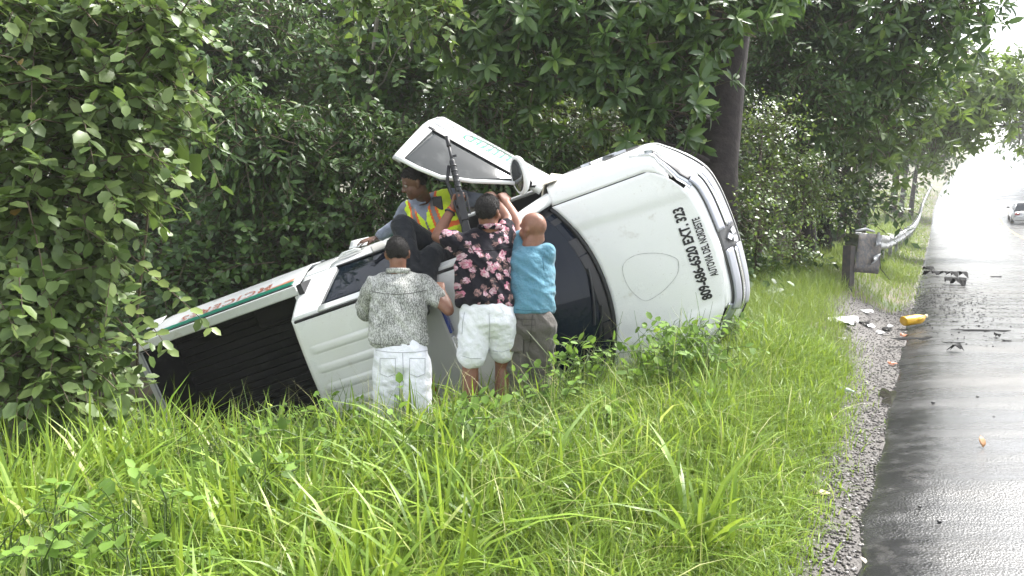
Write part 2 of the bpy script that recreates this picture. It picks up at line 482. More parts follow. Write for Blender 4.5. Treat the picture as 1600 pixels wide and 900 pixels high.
# ------------------------------------------------------------------ the overturned pickup (built upright: x forward, y left, z up)
TR = Matrix(((0.9161, -0.3498, -0.1959, 1.1708), (-0.2188, -0.027, -0.9754, 6.8161), (0.3359, 0.9364, -0.1013, 0.967), (0, 0, 0, 1)))
truck = empty('pickup_truck')
truck.matrix_world = TR
tag(truck, 'white double-cab pickup truck lying on its side in the grassy ditch, driver door open', 'pickup truck')
def T(x, y, z): return np.array(TR @ Vector((x, y, z)))

def xc(y): return -.22 - .20 * (abs(y) / .70) ** 2.2            # rear edge of the bonnet
PLAN = [(0, .86), (.20, .853), (.40, .832), (.56, .785), (.70, .68), (.82, .545), (.895, .41), (.905, .10)]
def plan(a):
    """outline of the nose in plan, a in -1..1, returns x, y, inward normal"""
    s = abs(a) * (len(PLAN) - 1); k = min(int(s), len(PLAN) - 2); f = s - k
    p0 = np.array(PLAN[max(k - 1, 0)]) * ((-1, 1) if k == 0 else (1, 1)); p1 = np.array(PLAN[k]); p2 = np.array(PLAN[k + 1]); p3 = np.array(PLAN[min(k + 2, len(PLAN) - 1)])
    if k == 0: p0 = np.array((-PLAN[1][0], PLAN[1][1]))
    q = .5 * (2 * p1 + (p2 - p0) * f + (2 * p0 - 5 * p1 + 4 * p2 - p3) * f * f + (3 * p1 - p0 - 3 * p2 + p3) * f ** 3)
    dq = .5 * ((p2 - p0) + 2 * (2 * p0 - 5 * p1 + 4 * p2 - p3) * f + 3 * (3 * p1 - p0 - 3 * p2 + p3) * f * f)
    t = dq / (np.linalg.norm(dq) + 1e-9)
    n = np.array((t[1], -t[0]))
    if n[1] > 0: n = -n
    sg = 1 if a >= 0 else -1
    return q[1], q[0] * sg, n[1], n[0] * sg if n[0] < 0 else -abs(n[0]) * sg
def nose(a, z, proud=0.0):
    off = interp(z, [(.34, .07), (.42, .03), (.55, .0), (.66, .02), (.78, .075), (.88, .135), (.95, .185), (1.03, .25)]) - proud
    off *= 1 - .85 * min(1, max(0, (abs(a) - .58) / .36))
    x, y, nx, ny = plan(a)
    return (x + nx * off, y + ny * off, z)
def hz(x, y):
    t = (x + .45) / 1.15
    z = 1.165 - .10 * t - .035 * t * t - .035 * (abs(y) / .7) ** 2.2
    z -= .16 * max(0, (t - .90)) ** 1.3 * 2.4
    ay = abs(y) - (.50 - .06 * t)
    z += .014 / (1 + math.exp(-ay * 110))
    return z
HF = []
def xf_(y):
    """front edge of the bonnet follows the nose outline"""
    a = abs(y)
    return interp(a, [(0, .655), (.2, .645), (.38, .61), (.5, .56), (.6, .49), (.68, .40), (.72, .32)])
def hood_pt(x, y, up=0.0): return (x, y, hz(x, y) + up)
mb = MB().grid(lambda s, t: hood_pt(xc((t - .5) * 1.42) + (xf_((t - .5) * 1.42) - xc((t - .5) * 1.42)) * s, (t - .5) * 1.42), 30, 48)
hood = mb.build('hood', M_white, truck, True, solid=.02)
hood['label'] = 'white bonnet with a worn shield outline and phone number lettering'
# dark shell under the bonnet and wings (shows only in the panel gaps)
MB().grid(lambda s, t: (-.46 + s * 1.12 - .25 * (2 * abs(t - .5)) ** 3 * s, (t - .5) * 1.62, 1.06 - .10 * s - .12 * (2 * abs(t - .5)) ** 2), 10, 16).build('engine_bay', M_seam, truck, True, solid=.03)

def text_mesh(body, size, fn, name, material, parent, sx=1.0, offset=.0, align='CENTER', spacing=1.0):
    cu = bpy.data.curves.new(name, 'FONT'); cu.body = body; cu.size = size; cu.align_x = align; cu.align_y = 'CENTER'
    cu.offset = offset; cu.space_character = spacing; cu.resolution_u = 3
    o = bpy.data.objects.new(name, cu); sc.collection.objects.link(o)
    bpy.context.view_layer.update()
    me = eval_mesh(o)
    bpy.data.objects.remove(o)
    for v_ in me.vertices: v_.co = fn(v_.co.x * sx, v_.co.y)
    me.materials.clear(); me.materials.append(material)
    ob = bpy.data.objects.new(name, me)
    return link(ob, parent)
# writing on the bonnet: read from in front of the truck (right side of truck -> left side)
text_mesh('809-686-6520 EXT. 323', .108, lambda x, y: hood_pt(.472 - y, x, .006), 'phone_number_lettering', M_ink, hood, .72, .0042)
text_mesh('AUTOVIA DEL NORDESTE', .082, lambda x, y: hood_pt(.575 - y - .055 * (x / .4) ** 2 * 0, x + .02, .006), 'road_name_lettering', M_ink, hood, .50, .002)
# faint shield outline left by an old badge
sh = [(-.145, -.13), (-.10, -.165), (0, -.185), (.07, -.165), (.14, -.12), (.185, -.05)]
def shield_pt(th):
    r = [(0, .235), (.5, .19), (1.0, .165), (1.57, .19), (2.2, .19), (2.75, .175), (3.14, .165), (3.6, .175), (4.2, .205), (4.71, .225), (5.3, .18), (5.8, .185), (6.29, .235)]
    rr = interp(th % (2 * math.pi), r); return rr
tri = []
KEY = [(.20, .0), (.16, .08), (.06, .165), (-.06, .20), (-.13, .185), (-.15, .12), (-.165, .0), (-.15, -.12), (-.13, -.185), (-.06, -.20), (.06, -.165), (.16, -.08)]
# three-cornered shield: flat towards the windscreen, point forward
KEY = [(.165, .06), (.175, .0), (.145, -.10), (.06, -.19), (-.03, -.235), (-.075, -.215), (-.115, -.10), (-.128, .03), (-.115, .14), (-.07, .19), (0, .195), (.10, .14)]
KEY = [(x_ * 1.42, y_ * .86) for x_, y_ in KEY]
def closed_curve(K, n):
    K = [np.array(k) for k in K]; m = len(K); out = []
    for i in range(m):
        p0, p1, p2, p3 = K[i - 1], K[i], K[(i + 1) % m], K[(i + 2) % m]
        for j in range(n):
            f = j / n
            out.append(.5 * (2 * p1 + (p2 - p0) * f + (2 * p0 - 5 * p1 + 4 * p2 - p3) * f * f + (3 * p1 - p0 - 3 * p2 + p3) * f ** 3))
    return out
cc = closed_curve(KEY, 5)
SHC = (.10, -.03)
w_ = .003
inner = [c * (1 - .022) for c in cc]
vs = [hood_pt(SHC[0] + c[0], SHC[1] + c[1], .004) for c in cc] + [hood_pt(SHC[0] + c[0], SHC[1] + c[1], .004) for c in inner]
n_ = len(cc)
MB().add(vs, [(i, (i + 1) % n_, n_ + (i + 1) % n_, n_ + i) for i in range(n_)]).build('shield_outline', mat('adhesive_grey', (.35, .35, .36), .6, col2=(.6, .6, .6), scale=30), hood)
# wings with wheel arches
def zlow(x, ax, r, base):
    d = abs(x - ax)
    return max(base, .38 + math.sqrt(max(0, r * r - d * d)))
_ny = {}
def nose_y(x, z):
    """half width of the nose at station x and height z"""
    k = round(z, 2)
    if k not in _ny:
        best = sorted(nose(a_, k)[:2] for a_ in np.linspace(.40, 1.0, 60))
        _ny[k] = (np.array([q[0] for q in best]), np.array([q[1] for q in best]))
    return float(np.interp(x, *_ny[k]))
def wing(sg):
    def fn(s, t):
        x = -.42 + s * .90
        hy = interp(x, [(-.42, .714), (.32, .714), (.40, .68), (.49, .60)])
        tz = hz(min(x, xf_(hy)), hy)
        top = np.array((hy + .004, tz - .004))
        def W(z):
            w = .905 if z < .88 else .897
            return min(w, nose_y(x, z) + .006) if x > .05 else w
        w0 = W(tz - .05)
        prof = [top, np.array((hy + (w0 - hy) * .45, tz - .014)), np.array((max(hy + .02, w0 - .035), tz - .05)), np.array((W(.94) - .006, .94)), np.array((W(.80), .80)), np.array((W(.66), .66)), np.array((W(.5) - .01, .50)), np.array((W(.44) - .03, .44))]
        zl = zlow(x, 0, .46, .44)
        if x > .30: zl = max(zl, interp(x, [(.30, .55), (.44, .90), (.50, .93)]))
        L = [prof[0]]
        for a_, b_ in zip(prof, prof[1:]):
            if b_[1] < zl:
                f = (a_[1] - zl) / (a_[1] - b_[1] + 1e-9); L.append(a_ + (b_ - a_) * max(0, f)); break
            L.append(b_)
        L = np.array(L); d = np.r_[0, np.cumsum(np.linalg.norm(np.diff(L, axis=0), axis=1))]
        q = t * d[-1]
        return (x, sg * np.interp(q, d, L[:, 0]), np.interp(q, d, L[:, 1]))
    return MB().grid(fn, 44, 18).build('wing', M_white, truck, True, solid=.015, offset=-sg * 1.0)
for sg in (1, -1): wing(sg)
M_grillegrey = mat('grille_grey', (.10, .10, .10), .5)
M_barsilver = mat('satin_bar', (.40, .41, .46), .35, .35)
# front bumper/nose skin
def nose_skin(a0, a1, z0, z1, proud, nu, nv):
    return MB().grid(lambda s, t: nose(a0 + (a1 - a0) * s, z0 + (z1 - z0) * t, proud), nu, nv)
nose_skin(-.90, .90, .34, .90, 0, 72, 16).build('front_bumper', M_white, truck, True, solid=.02)
nose_skin(-.50, .50, .938, 1.005, .004, 40, 4).build('nose_panel', M_white, truck, True, solid=.012)
# upper corner pieces between headlight and wing
for sg in (1, -1):
    nose_skin(.62 * sg, .93 * sg, .895, .975, -.006, 14, 5).build('bumper_corner', M_white, truck, True, solid=.012)
nose_skin(-.46, .46, .66, .93, .006, 40, 10).build('grille', M_grillegrey, truck, True, solid=.01)
# two long silver bars each side of the badge, chrome surround
for sg in (1, -1):
    for z0, z1, a1 in ((.850, .935, .50), (.715, .80, .46)):
        nose_skin(.06 * sg, a1 * sg, z0, z1, .022, 24, 4).build('grille_bar', M_barsilver, truck, True, solid=.012)
    nose_skin(.07 * sg, .50 * sg, .805, .835, .028, 24, 2).build('chrome_strip', M_chrome, truck, True, solid=.01)
    # headlight: dark housing, lens, chrome eyebrow
    h = nose_skin(.45 * sg, .88 * sg, .855, .965, .008, 24, 5).build('headlight', M_lens, truck, True, solid=.01)
    nose_skin(.50 * sg, .84 * sg, .885, .925, .012, 20, 3).build('lamp_reflector', M_darkmetal, h, True, solid=.006)
    nose_skin(.44 * sg, .90 * sg, .965, .978, .012, 20, 2).build('lamp_brow', M_chrome, h, True, solid=.006)
    nose_skin(.60 * sg, .78 * sg, .42, .56, .006, 10, 5).build('fog_lamp_surround', M_blackplastic, truck, True, solid=.01)
nose_skin(-.84, .84, .640, .662, .010, 60, 2).build('bumper_strip', M_blackplastic, truck, True, solid=.01)
nose_skin(-.45, .45, .38, .47, .006, 30, 3).build('lower_intake', M_blackplastic, truck, True, solid=.01)
# three-diamond badge
em = MB()
bx, by, bz = nose(0, .80, .012)
def rhomb(cx, cy, ang, L=.075, W=.034):
    pts = []
    for px_, py_ in ((0, 0), (W, L / 2), (0, L), (-W, L / 2)):
        pts.append((cx + px_ * math.cos(ang) - py_ * math.sin(ang), cy + px_ * math.sin(ang) + py_ * math.cos(ang)))
    return pts
for k in range(3):
    ang = k * 2 * math.pi / 3
    q = rhomb(0, 0, ang)
    em.prism(q, 0, .025)
# badge plane leans with the nose
Mx = Matrix.Translation((bx + .0, 0, bz)) @ Matrix.Rotation(R(-38), 4, 'Y') @ Matrix(((0, 0, 1, 0), (1, 0, 0, 0), (0, 1, 0, 0), (0, 0, 0, 1)))
em.xf(Mx).build('badge', M_chrome, truck, bevel=.004)
# windscreen
def roof_front(y): return -1.06 - .07 * (y / .56) ** 2
def ws(s, t, d=0):
    y0 = (t - .5) * 2
    yb = y0 * .70; yt = y0 * .575
    xb = xc(yb) - .035; xt = roof_front(yt)
    zb = hz(xb, yb) - .005; zt = 1.702 - .03 * y0 * y0
    x = xb + (xt - xb) * s; y = yb + (yt - yb) * s; z = zb + (zt - zb) * s + .045 * math.sin(math.pi * s) * (1 - .5 * y0 * y0)
    return (x + d * .55, y, z + d * .83)
scr = MB().grid(lambda s, t: ws(s, t), 16, 20).build('windscreen', M_glass, truck, True, solid=.006)
for a_, b_ in (((0, .09), (0, 1)), ((.955, 1), (0, 1)), ((.09, .955), (0, .035)), ((.09, .955), (.965, 1))):
    MB().grid(lambda s, t: ws(a_[0] + (a_[1] - a_[0]) * s, b_[0] + (b_[1] - b_[0]) * t, .004), 8, 12).build('screen_border', M_ink, scr, True, solid=.003)
for y0_, y1_ in ((.25, -.38), (-.2, -.72)):
    pts = [np.array(ws(.07 + .10 * k / 6, .5 + (y0_ + (y1_ - y0_) * k / 6) / 2, .02)) for k in range(7)]
    MB().tube(pts, .009, 6).build('wiper', M_blackplastic, truck)
MB().grid(lambda s, t: (xc((t - .5) * 1.4) - .005 - .03 * s, (t - .5) * 1.40, hz(xc((t - .5) * 1.4), (t - .5) * 1.4) - .008), 2, 20).build('cowl', M_blackplastic, truck, True, solid=.02)
# roof with ribs
def roofz(x, y):
    z = 1.725 - .035 * (abs(y) / .56) ** 2.4 - .02 * max(0, (-1.45 - x) / 1.2) ** 2
    if x < -1.72:
        e = min(1, (-1.72 - x) / .03) * min(1, max(0, (x + 2.50) / .03))
        for c in (-.32, -.16, 0, .16, .32):
            e2 = max(0, 1 - (abs(y - c) / .030) ** 4)
            z += .011 * e * e2
    return z
MB().grid(lambda s, t: (roof_front((t - .5) * 1.12) + (-2.60 + .02 - roof_front((t - .5) * 1.12)) * s, (t - .5) * 1.12, roofz(roof_front((t - .5) * 1.12) + (-2.58 - roof_front((t - .5) * 1.12)) * s, (t - .5) * 1.12)), 60, 112).build('roof', M_white, truck, True, solid=.02)
for sg in (1, -1):
    MB().tube([(-1.10, sg * .572, 1.70), (-1.6, sg * .577, 1.702), (-2.2, sg * .577, 1.693), (-2.56, sg * .572, 1.68)], [(.016, .012)] * 4, 8).build('roof_moulding', M_ink, truck, True)
# body side profiles
SIDE = [(.42, .85), (.50, .885), (.68, .912), (.88, .910), (.92, .900), (1.05, .885), (1.12, .862), (1.16, .85), (1.30, .79), (1.5, .695), (1.60, .645), (1.66, .61), (1.70, .585)]
def side(z): return interp(z, SIDE)
def side_panel(poly, name, material, sg, proud=0.0, solid=.02, parent=None, nu=14, nv=14, hinge=None):
    """poly: (x at front, x at rear) for bottom and top: [(xf0,xr0,z0),(xf1,xr1,z1)]"""
    (f0, r0, z0), (f1, r1, z1) = poly
    def fn(s, t):
        z = z0 + (z1 - z0) * t
        f = f0 + (f1 - f0) * t; r = r0 + (r1 - r0) * t
        return (f + (r - f) * s, sg * (side(z) + proud), z)
    m = MB().grid(fn, nu, nv)
    if hinge is not None: m.xf(hinge)
    return m.build(name, material, parent or truck, True, solid=solid, offset=-sg)
for sg in (1, -1):
    side_panel([(-1.50, -2.40, .47), (-1.50, -2.40, 1.15)], 'rear_door', M_white, sg) if True else None
    side_panel([(-2.408, -2.66, .44), (-2.408, -2.64, 1.15)], 'cab_corner', M_white, sg)
    side_panel([(-2.30, -2.64, 1.152), (-2.34, -2.58, 1.685)], 'rear_pillar', M_white, sg)
    w_o = side_panel([(-1.56, -2.30, 1.165), (-1.54, -2.345, 1.625)], 'side_window', M_glass, sg, -.006, .006)
    side_panel([(-1.46, -1.56, 1.152), (-1.44, -1.54, 1.64)], 'centre_pillar', M_blackplastic if sg > 0 else M_white, sg, 0)
    side_panel([(-1.10, -2.34, 1.63), (-1.14, -2.34, 1.685)], 'roof_rail', M_white, sg, .004)
    side_panel([(-1.56, -2.31, 1.150), (-1.56, -2.31, 1.172)], 'window_seal', M_ink, sg, .004, .01)
    side_panel([(-.44, -2.66, .41), (-.44, -2.66, .465)], 'sill', M_white, sg, -.01, .03)
    # front pillar
    MB().tube([(-.43, sg * .775, 1.10), (-.62, sg * .735, 1.30), (-.86, sg * .665, 1.52), (-1.10, sg * .598, 1.668), (-1.3, sg * .59, 1.685)], [(.035, .05), (.034, .045), (.032, .04), (.03, .035), (.02, .02)], 10).build('front_pillar', M_white, truck, True)
    # rear door handle, recess
    hd = MB().tube([(-2.12, sg * .913, 1.02), (-2.16, sg * .928, 1.022), (-2.28, sg * .930, 1.022), (-2.33, sg * .912, 1.02)], [(.012, .010), (.018, .012), (.018, .012), (.012, .010)], 8).build('door_handle', M_white, truck, True)
    rc = []
    for k in range(20):
        th = 2 * math.pi * k / 20
        x_ = -2.225 + .125 * math.cos(th); z_ = 1.02 + .036 * math.sin(th)
        rc.append((x_, sg * (side(z_) + .003), z_))
    MB().add(rc, [tuple(range(20))]).build('handle_recess', M_greyplastic, hd, False)
# right front door closed on the underside
side_panel([(-.43, -1.49, .47), (-.43, -1.49, 1.15)], 'front_door', M_white, -1)
side_panel([(-.62, -1.44, 1.165), (-1.08, -1.44, 1.625)], 'side_window', M_glass, -1, -.006, .006)
# vinyl on the left side: grey and green swoosh of the rear door
side_panel([(-1.52, -1.90, .93), (-1.52, -1.80, 1.148)], 'green_stripe', M_green, 1, .004, .002)
side_panel([(-1.93, -2.06, .93), (-1.83, -1.96, 1.148)], 'grey_stripe', M_greyvinyl, 1, .004, .002)
# torn white plate lifted at the rear door edge
MB().grid(lambda s, t: (-2.10 - .16 * s, .925 + .055 * t + .02 * s, .90 - .10 * t + .02 * s), 3, 3).build('torn_sticker', M_white, truck, True, solid=.003)
# inside of the cab: floor, dark lining, seats, dashboard, steering wheel
MB().box((-1.5, 0, .52), (2.2, 1.66, .05)).box((-2.57, 0, .95), (.05, 1.66, .9)).box((-.50, 0, .80), (.06, 1.6, .55)).build('cabin_floor', M_cabin, truck)
MB().grid(lambda s, t: (-1.12 - 1.42 * s, (t - .5) * 1.06, 1.675), 6, 6).build('head_lining', M_cabin, truck)
for y_ in (.40, -.40):
    st = MB().box((-1.25, y_, .78), (.50, .50, .16)).build('front_seat', M_seatcloth, truck, bevel=.04)
    MB().box((-1.52, y_, 1.12), (.14, .48, .60), Matrix.Rotation(R(-12), 3, 'Y')).build('seat_back', M_seatcloth, st, bevel=.04)
    MB().box((-1.58, y_, 1.50), (.09, .24, .16), Matrix.Rotation(R(-12), 3, 'Y')).build('head_rest', M_seatcloth, st, bevel=.03)
bs = MB().box((-2.2, 0, .76), (.45, 1.35, .16)).build('rear_seat', M_seatcloth, truck, bevel=.04)
MB().box((-2.47, 0, 1.08), (.12, 1.35, .6)).build('seat_back', M_seatcloth, bs, bevel=.04)
db = MB().box((-.62, 0, 1.0), (.34, 1.46, .24)).build('dashboard', M_cabin, truck, bevel=.05)
MB().tube([(-.96 + .10 * math.cos(k * math.pi / 8) * .4, .40 + .18 * math.sin(k * math.pi / 8), 1.04 + .18 * math.cos(k * math.pi / 8)) for k in range(17)], .014, 8, cap=False).build('steering_wheel', M_blackplastic, db, True)
# back of the cab
MB().grid(lambda s, t: (-2.635 + .05 * s, (t - .5) * 2 * side(.8 + .88 * s) * .99, .80 + .885 * s), 12, 12).build('cab_back', M_white, truck, True, solid=.02)
MB().grid(lambda s, t: (-2.655 + .035 * s, (t - .5) * (1.30 - .25 * s), 1.20 + .38 * s), 4, 6).build('rear_window', M_glass, truck, True, solid=.006)
M_doorglass = mat('door_glass', (.022, .026, .027), .05, .0, col2=(.07, .075, .075), scale=6, lo=.52, hi=.75, spec=.25)  # paler noise patches are painted-in streaks of reflection
# open front door, swung about its hinge
HX, HY = -.425, .885
HM = Matrix.Translation((HX, HY, 0)) @ Matrix.Rotation(R(-48.5), 4, 'Z') @ Matrix.Translation((-HX, -HY, 0))
door = side_panel([(-.43, -1.49, .47), (-.43, -1.49, 1.15)], 'front_door', M_white, 1, hinge=HM, solid=.05)
door['label'] = 'driver door swung open with green oval emblem'
def dfr(pts, rad):
    return MB().tube(pts, rad, 8).xf(HM)
dfr([(-.50, .852, 1.15), (-.66, .80, 1.29), (-.88, .71, 1.48), (-1.08, .648, 1.615), (-1.25, .632, 1.64), (-1.43, .628, 1.645)], [(.010, .016)] * 6).build('window_frame', M_white, door, True)
side_panel([(-1.40, -1.49, 1.152), (-1.385, -1.455, 1.65)], 'frame_post', M_greyplastic, 1, 0, hinge=HM, parent=door)
side_panel([(-.57, -1.40, 1.155), (-1.06, -1.385, 1.62)], 'door_glass', M_doorglass, 1, -.008, .006, hinge=HM, parent=door)
side_panel([(-.50, -1.44, 1.140), (-.52, -1.44, 1.168)], 'window_seal', M_ink, 1, .005, .01, hinge=HM, parent=door)
MB().box((-.98, .83, .84), (.90, .02, .60)).xf(HM).build('door_card', M_cabin, door, bevel=.01)
side_panel([(-.475, -.60, 1.145), (-.56, -.60, 1.235)], 'mirror_gusset', M_ink, 1, .006, .02, hinge=HM, parent=door)
hd = MB().tube([(-1.27, .913, 1.02), (-1.30, .930, 1.022), (-1.41, .930, 1.022), (-1.45, .912, 1.02)], [(.012, .010), (.018, .012), (.018, .012), (.012, .010)], 8).xf(HM).build('door_handle', M_chrome, door, True)
# wing mirror
M_mirror = mat('mirror_glass', (.20, .21, .21), .12, .8)
mm = MB().tube([(-.52, .85, 1.16), (-.60, .87, 1.19), (-.66, .90, 1.22)], [(.035, .025)] * 3, 8).xf(HM).build('mirror_arm', M_ink, door, True)
mc_ = HM @ Vector((-.555, 1.05, 1.22)) + Vector((-.165, -.063, .05))
ml = Vector((.12, .97, -.12)).normalized(); mn = Vector((-.62, -.12, .78)); mn = (mn - ml * mn.dot(ml)).normalized(); mw = ml.cross(mn)
MMx = Matrix(((mn.x, mw.x, ml.x, mc_.x), (mn.y, mw.y, ml.y, mc_.y), (mn.z, mw.z, ml.z, mc_.z), (0, 0, 0, 1)))
mir = MB().ball((0, 0, 0), (.07, .085, .15), n=20, m=14)
mir.v = [(min(x, .02), y * (1.0 + .25 * z), z) for x, y, z in mir.v]
mirror = mir.xf(MMx).build('wing_mirror', M_white, door, True)
mg = MB().ball((.018, 0, 0), (.008, .068, .128), n=20, m=12).xf(MMx).build('mirror_glass', M_mirror, mirror, True)
# oval emblem and writing on the open door (upright for someone standing beside the truck: reads front to back)
def door_pt(x, z, pr=.004): return HM @ Vector((x, side(z) + pr, z))
def oval(rx, rz, r2x, r2z, cx, cz, pr, z_off=0):
    n = 40; vs = []
    for a_, b_ in ((rx, rz), (r2x, r2z)):
        for k in range(n):
            th = 2 * math.pi * k / n
            c_, s_ = math.cos(th), math.sin(th)
            vs.append(door_pt(cx + a_ * math.copysign(abs(c_) ** .8, c_), cz + b_ * math.copysign(abs(s_) ** .8, s_) + (z_off if a_ == r2x else 0), pr))
    return MB().add(vs, [(k, (k + 1) % n, n + (k + 1) % n, n + k) for k in range(n)])
ECX, ECZ = -.90, .95
oval(.30, .155, .285, .140, ECX, ECZ, .004).build('emblem_ring', M_green, door)
oval(.303, .162, .288, .132, ECX, ECZ, .003, .028).build('emblem_crescent', M_ink, door)  # black crescent printed along the oval
for k in range(9):
    x0 = ECX + .22 - .054 * k
    m_ = MB()
    random.seed(100 + k)
    for zz0, zz1 in ((-.075, .080),):
        m_.add([door_pt(x0, ECZ + zz0, .005), door_pt(x0 - .016, ECZ + zz0, .005), door_pt(x0 - .016, ECZ + zz1, .005), door_pt(x0, ECZ + zz1, .005)], [(0, 1, 2, 3)])
    for zz in random.sample((-.075, 0.0, .06), 2):
        m_.add([door_pt(x0 - .013, ECZ + zz, .005), door_pt(x0 - .036, ECZ + zz, .005), door_pt(x0 - .036, ECZ + zz + .022, .005), door_pt(x0 - .013, ECZ + zz + .022, .005)], [(0, 1, 2, 3)])
    m_.build('emblem_stroke', M_green, door)
text_mesh('AUTOVIA DEL NORDESTE', .07, lambda x, y: door_pt(-.90 - x, .74 + y, .004), 'door_lettering', M_ink, door, .9, .001)
# handle recess line
oval(.10, .04, .094, .034, -1.36, 1.02, .004).build('handle_recess', M_greyplastic, door)
# dirty wing edge by the hinge
MB().grid(lambda s, t: (-.33 - .10 * s, .895 + .05 * s * (1 - t), .60 + .50 * t), 4, 8).build('bent_wing_edge', M_beige, truck, True, solid=.006)
MB().grid(lambda s, t: (-.44 - .05 * s, .90 - .10 * s, .50 + .60 * t), 4, 8).build('hinge_post', M_beige, truck, True, solid=.01)
# light bar on the roof
lb = MB().box((-1.460, -.02, 1.80), (.27, 1.02, .085)).build('light_bar', M_greyplastic, truck, bevel=.02)
for y0_, y1_, m_ in ((.13, .48, M_blue), (-.09, .12, M_chrome), (-.52, -.10, M_red)):
    MB().box((-1.335, (y0_ + y1_) / 2, 1.80), (.05, y1_ - y0_ - .01, .065)).build('light_lens', m_, lb, bevel=.008)
    MB().box((-1.585, (y0_ + y1_) / 2, 1.80), (.05, y1_ - y0_ - .01, .065)).build('light_lens', m_ if m_ is not M_chrome else M_blackplastic, lb, bevel=.008)
for k in range(7):
    MB().box((-1.305, -.075 + .028 * k, 1.815), (.012, .014, .03)).build('led', mat('led_white', (.8, .8, .8), .2), lb)
for y_ in (.35, -.4):
    MB().box((-1.460, y_, 1.745), (.06, .05, .05)).build('bar_foot', M_blackplastic, lb)
MB().grid(lambda s, t: (-1.700 - .045 * s, (t - .5) * .98, 1.74 + .045 * s), 2, 10).build('rear_bar_strip', M_blackplastic, lb, solid=.01)
# load bed
BS = [(.46, .87), (.55, .895), (.70, .925), (.88, .935), (.98, .91), (1.10, .865), (1.20, .835), (1.27, .825)]
def bside(z): return interp(z, BS)
def bed_side(sg):
    def fn(s, t):
        x = -2.672 - 1.728 * s
        zl = max(zlow(x, -3.0, .46, .50), .50)
        z = 1.27 + (zl - 1.27) * t
        tail = max(0, (-4.15 - x) / .25)
        return (x, sg * (bside(z) - .03 * tail * tail), z)
    o = MB().grid(fn, 60, 22).build('bed_side', M_white, truck, True, solid=.015, offset=sg)
    return o
for sg in (1, -1):
    o = bed_side(sg)
    MB().box((-3.53, sg * .785, 1.285), (1.73, .085, .03)).build('bed_rail', M_white, truck, bevel=.012, seg=3)
    MB().box((-3.55, sg * .832, 1.262), (1.70, .008, .012)).build('rail_seam', M_ink, truck)
    if sg > 0:
        # stripe, worn lettering and orange flash along the bed
        def strip(x0, x1, z0, z1, nm, m_, wob=0, pr=.005):
            MB().grid(lambda s, t: (x0 + (x1 - x0) * s, bside(z0 + (z1 - z0) * t + wob * (math.sin(40 * s) + math.sin(97 * s)) * (1 - t)) + pr - (.03 * max(0, (-4.15 - (x0 + (x1 - x0) * s)) / .25) ** 2), z0 + (z1 - z0) * t + wob * (math.sin(40 * s) + math.sin(97 * s)) * (1 - t)), 60, 4).build(nm, m_, o, True, solid=.002, offset=1)
        strip(-2.74, -4.22, 1.14, 1.215, 'green_stripe', M_green, .0015)
        text_mesh('MCICERES', .16, lambda x, y: (-3.50 - x, bside(1.07 + y * .75) + .005, 1.07 + y * .75), 'worn_lettering', M_redvinyl, o, 1.25, .002, spacing=1.15)
        MB().grid(lambda s, t: (-2.76 - .30 * s, bside(1.13 - .05 * t * (1 - s) ** .8) + .005, 1.13 - .05 * t * (1 - s) ** .8), 16, 4).build('orange_flash', M_orangevinyl, o, True, solid=.002, offset=1)
# ribbed black liner
def lfloor(s, t):
    y = (t - .5) * 1.46
    k = (y * 14) % 1.0
    return (-2.72 - 1.66 * s, y, .80 + (.014 if k > .35 else 0))
MB().grid(lfloor, 4, 164).build('bed_liner_floor', M_liner, truck, solid=.01)
for sg in (1, -1):
    MB().box((-3.55, sg * .742, 1.03), (1.68, .02, .48)).build('bed_liner_wall', M_liner, truck)
    MB().box((-3.0, sg * .64, .88), (.75, .19, .16)).build('wheel_box', M_liner, truck, bevel=.04)
MB().box((-2.715, 0, 1.03), (.025, 1.48, .48)).build('bed_front_wall', M_liner, truck)
MB().box((-2.68, 0, 1.285), (.05, 1.48, .03)).build('front_rail', M_white, truck, bevel=.01)
tg = MB().box((-4.395, 0, 1.02), (.04, 1.52, .50)).build('tailgate', M_white, truck, bevel=.012)
MB().box((-4.368, 0, 1.03), (.012, 1.44, .44)).build('tailgate_lining', M_liner, tg)
MB().box((-4.395, 0, 1.278), (.05, 1.52, .02)).build('tailgate_cap', M_greyplastic, tg, bevel=.006)
for sg in (1, -1):
    MB().box((-4.40, sg * .80, .90), (.07, .10, .30)).build('tail_lamp', M_red, truck, bevel=.02)
MB().box((-4.48, 0, .56), (.14, 1.60, .16)).build('rear_bumper', M_chrome, truck, bevel=.04)
MB().grid(lambda s, t: (-4.30 - .14 * s, .90 + .05 * t, .98 - .13 * t + .03 * s), 3, 3).build('torn_plate', M_white, truck, True, solid=.004)
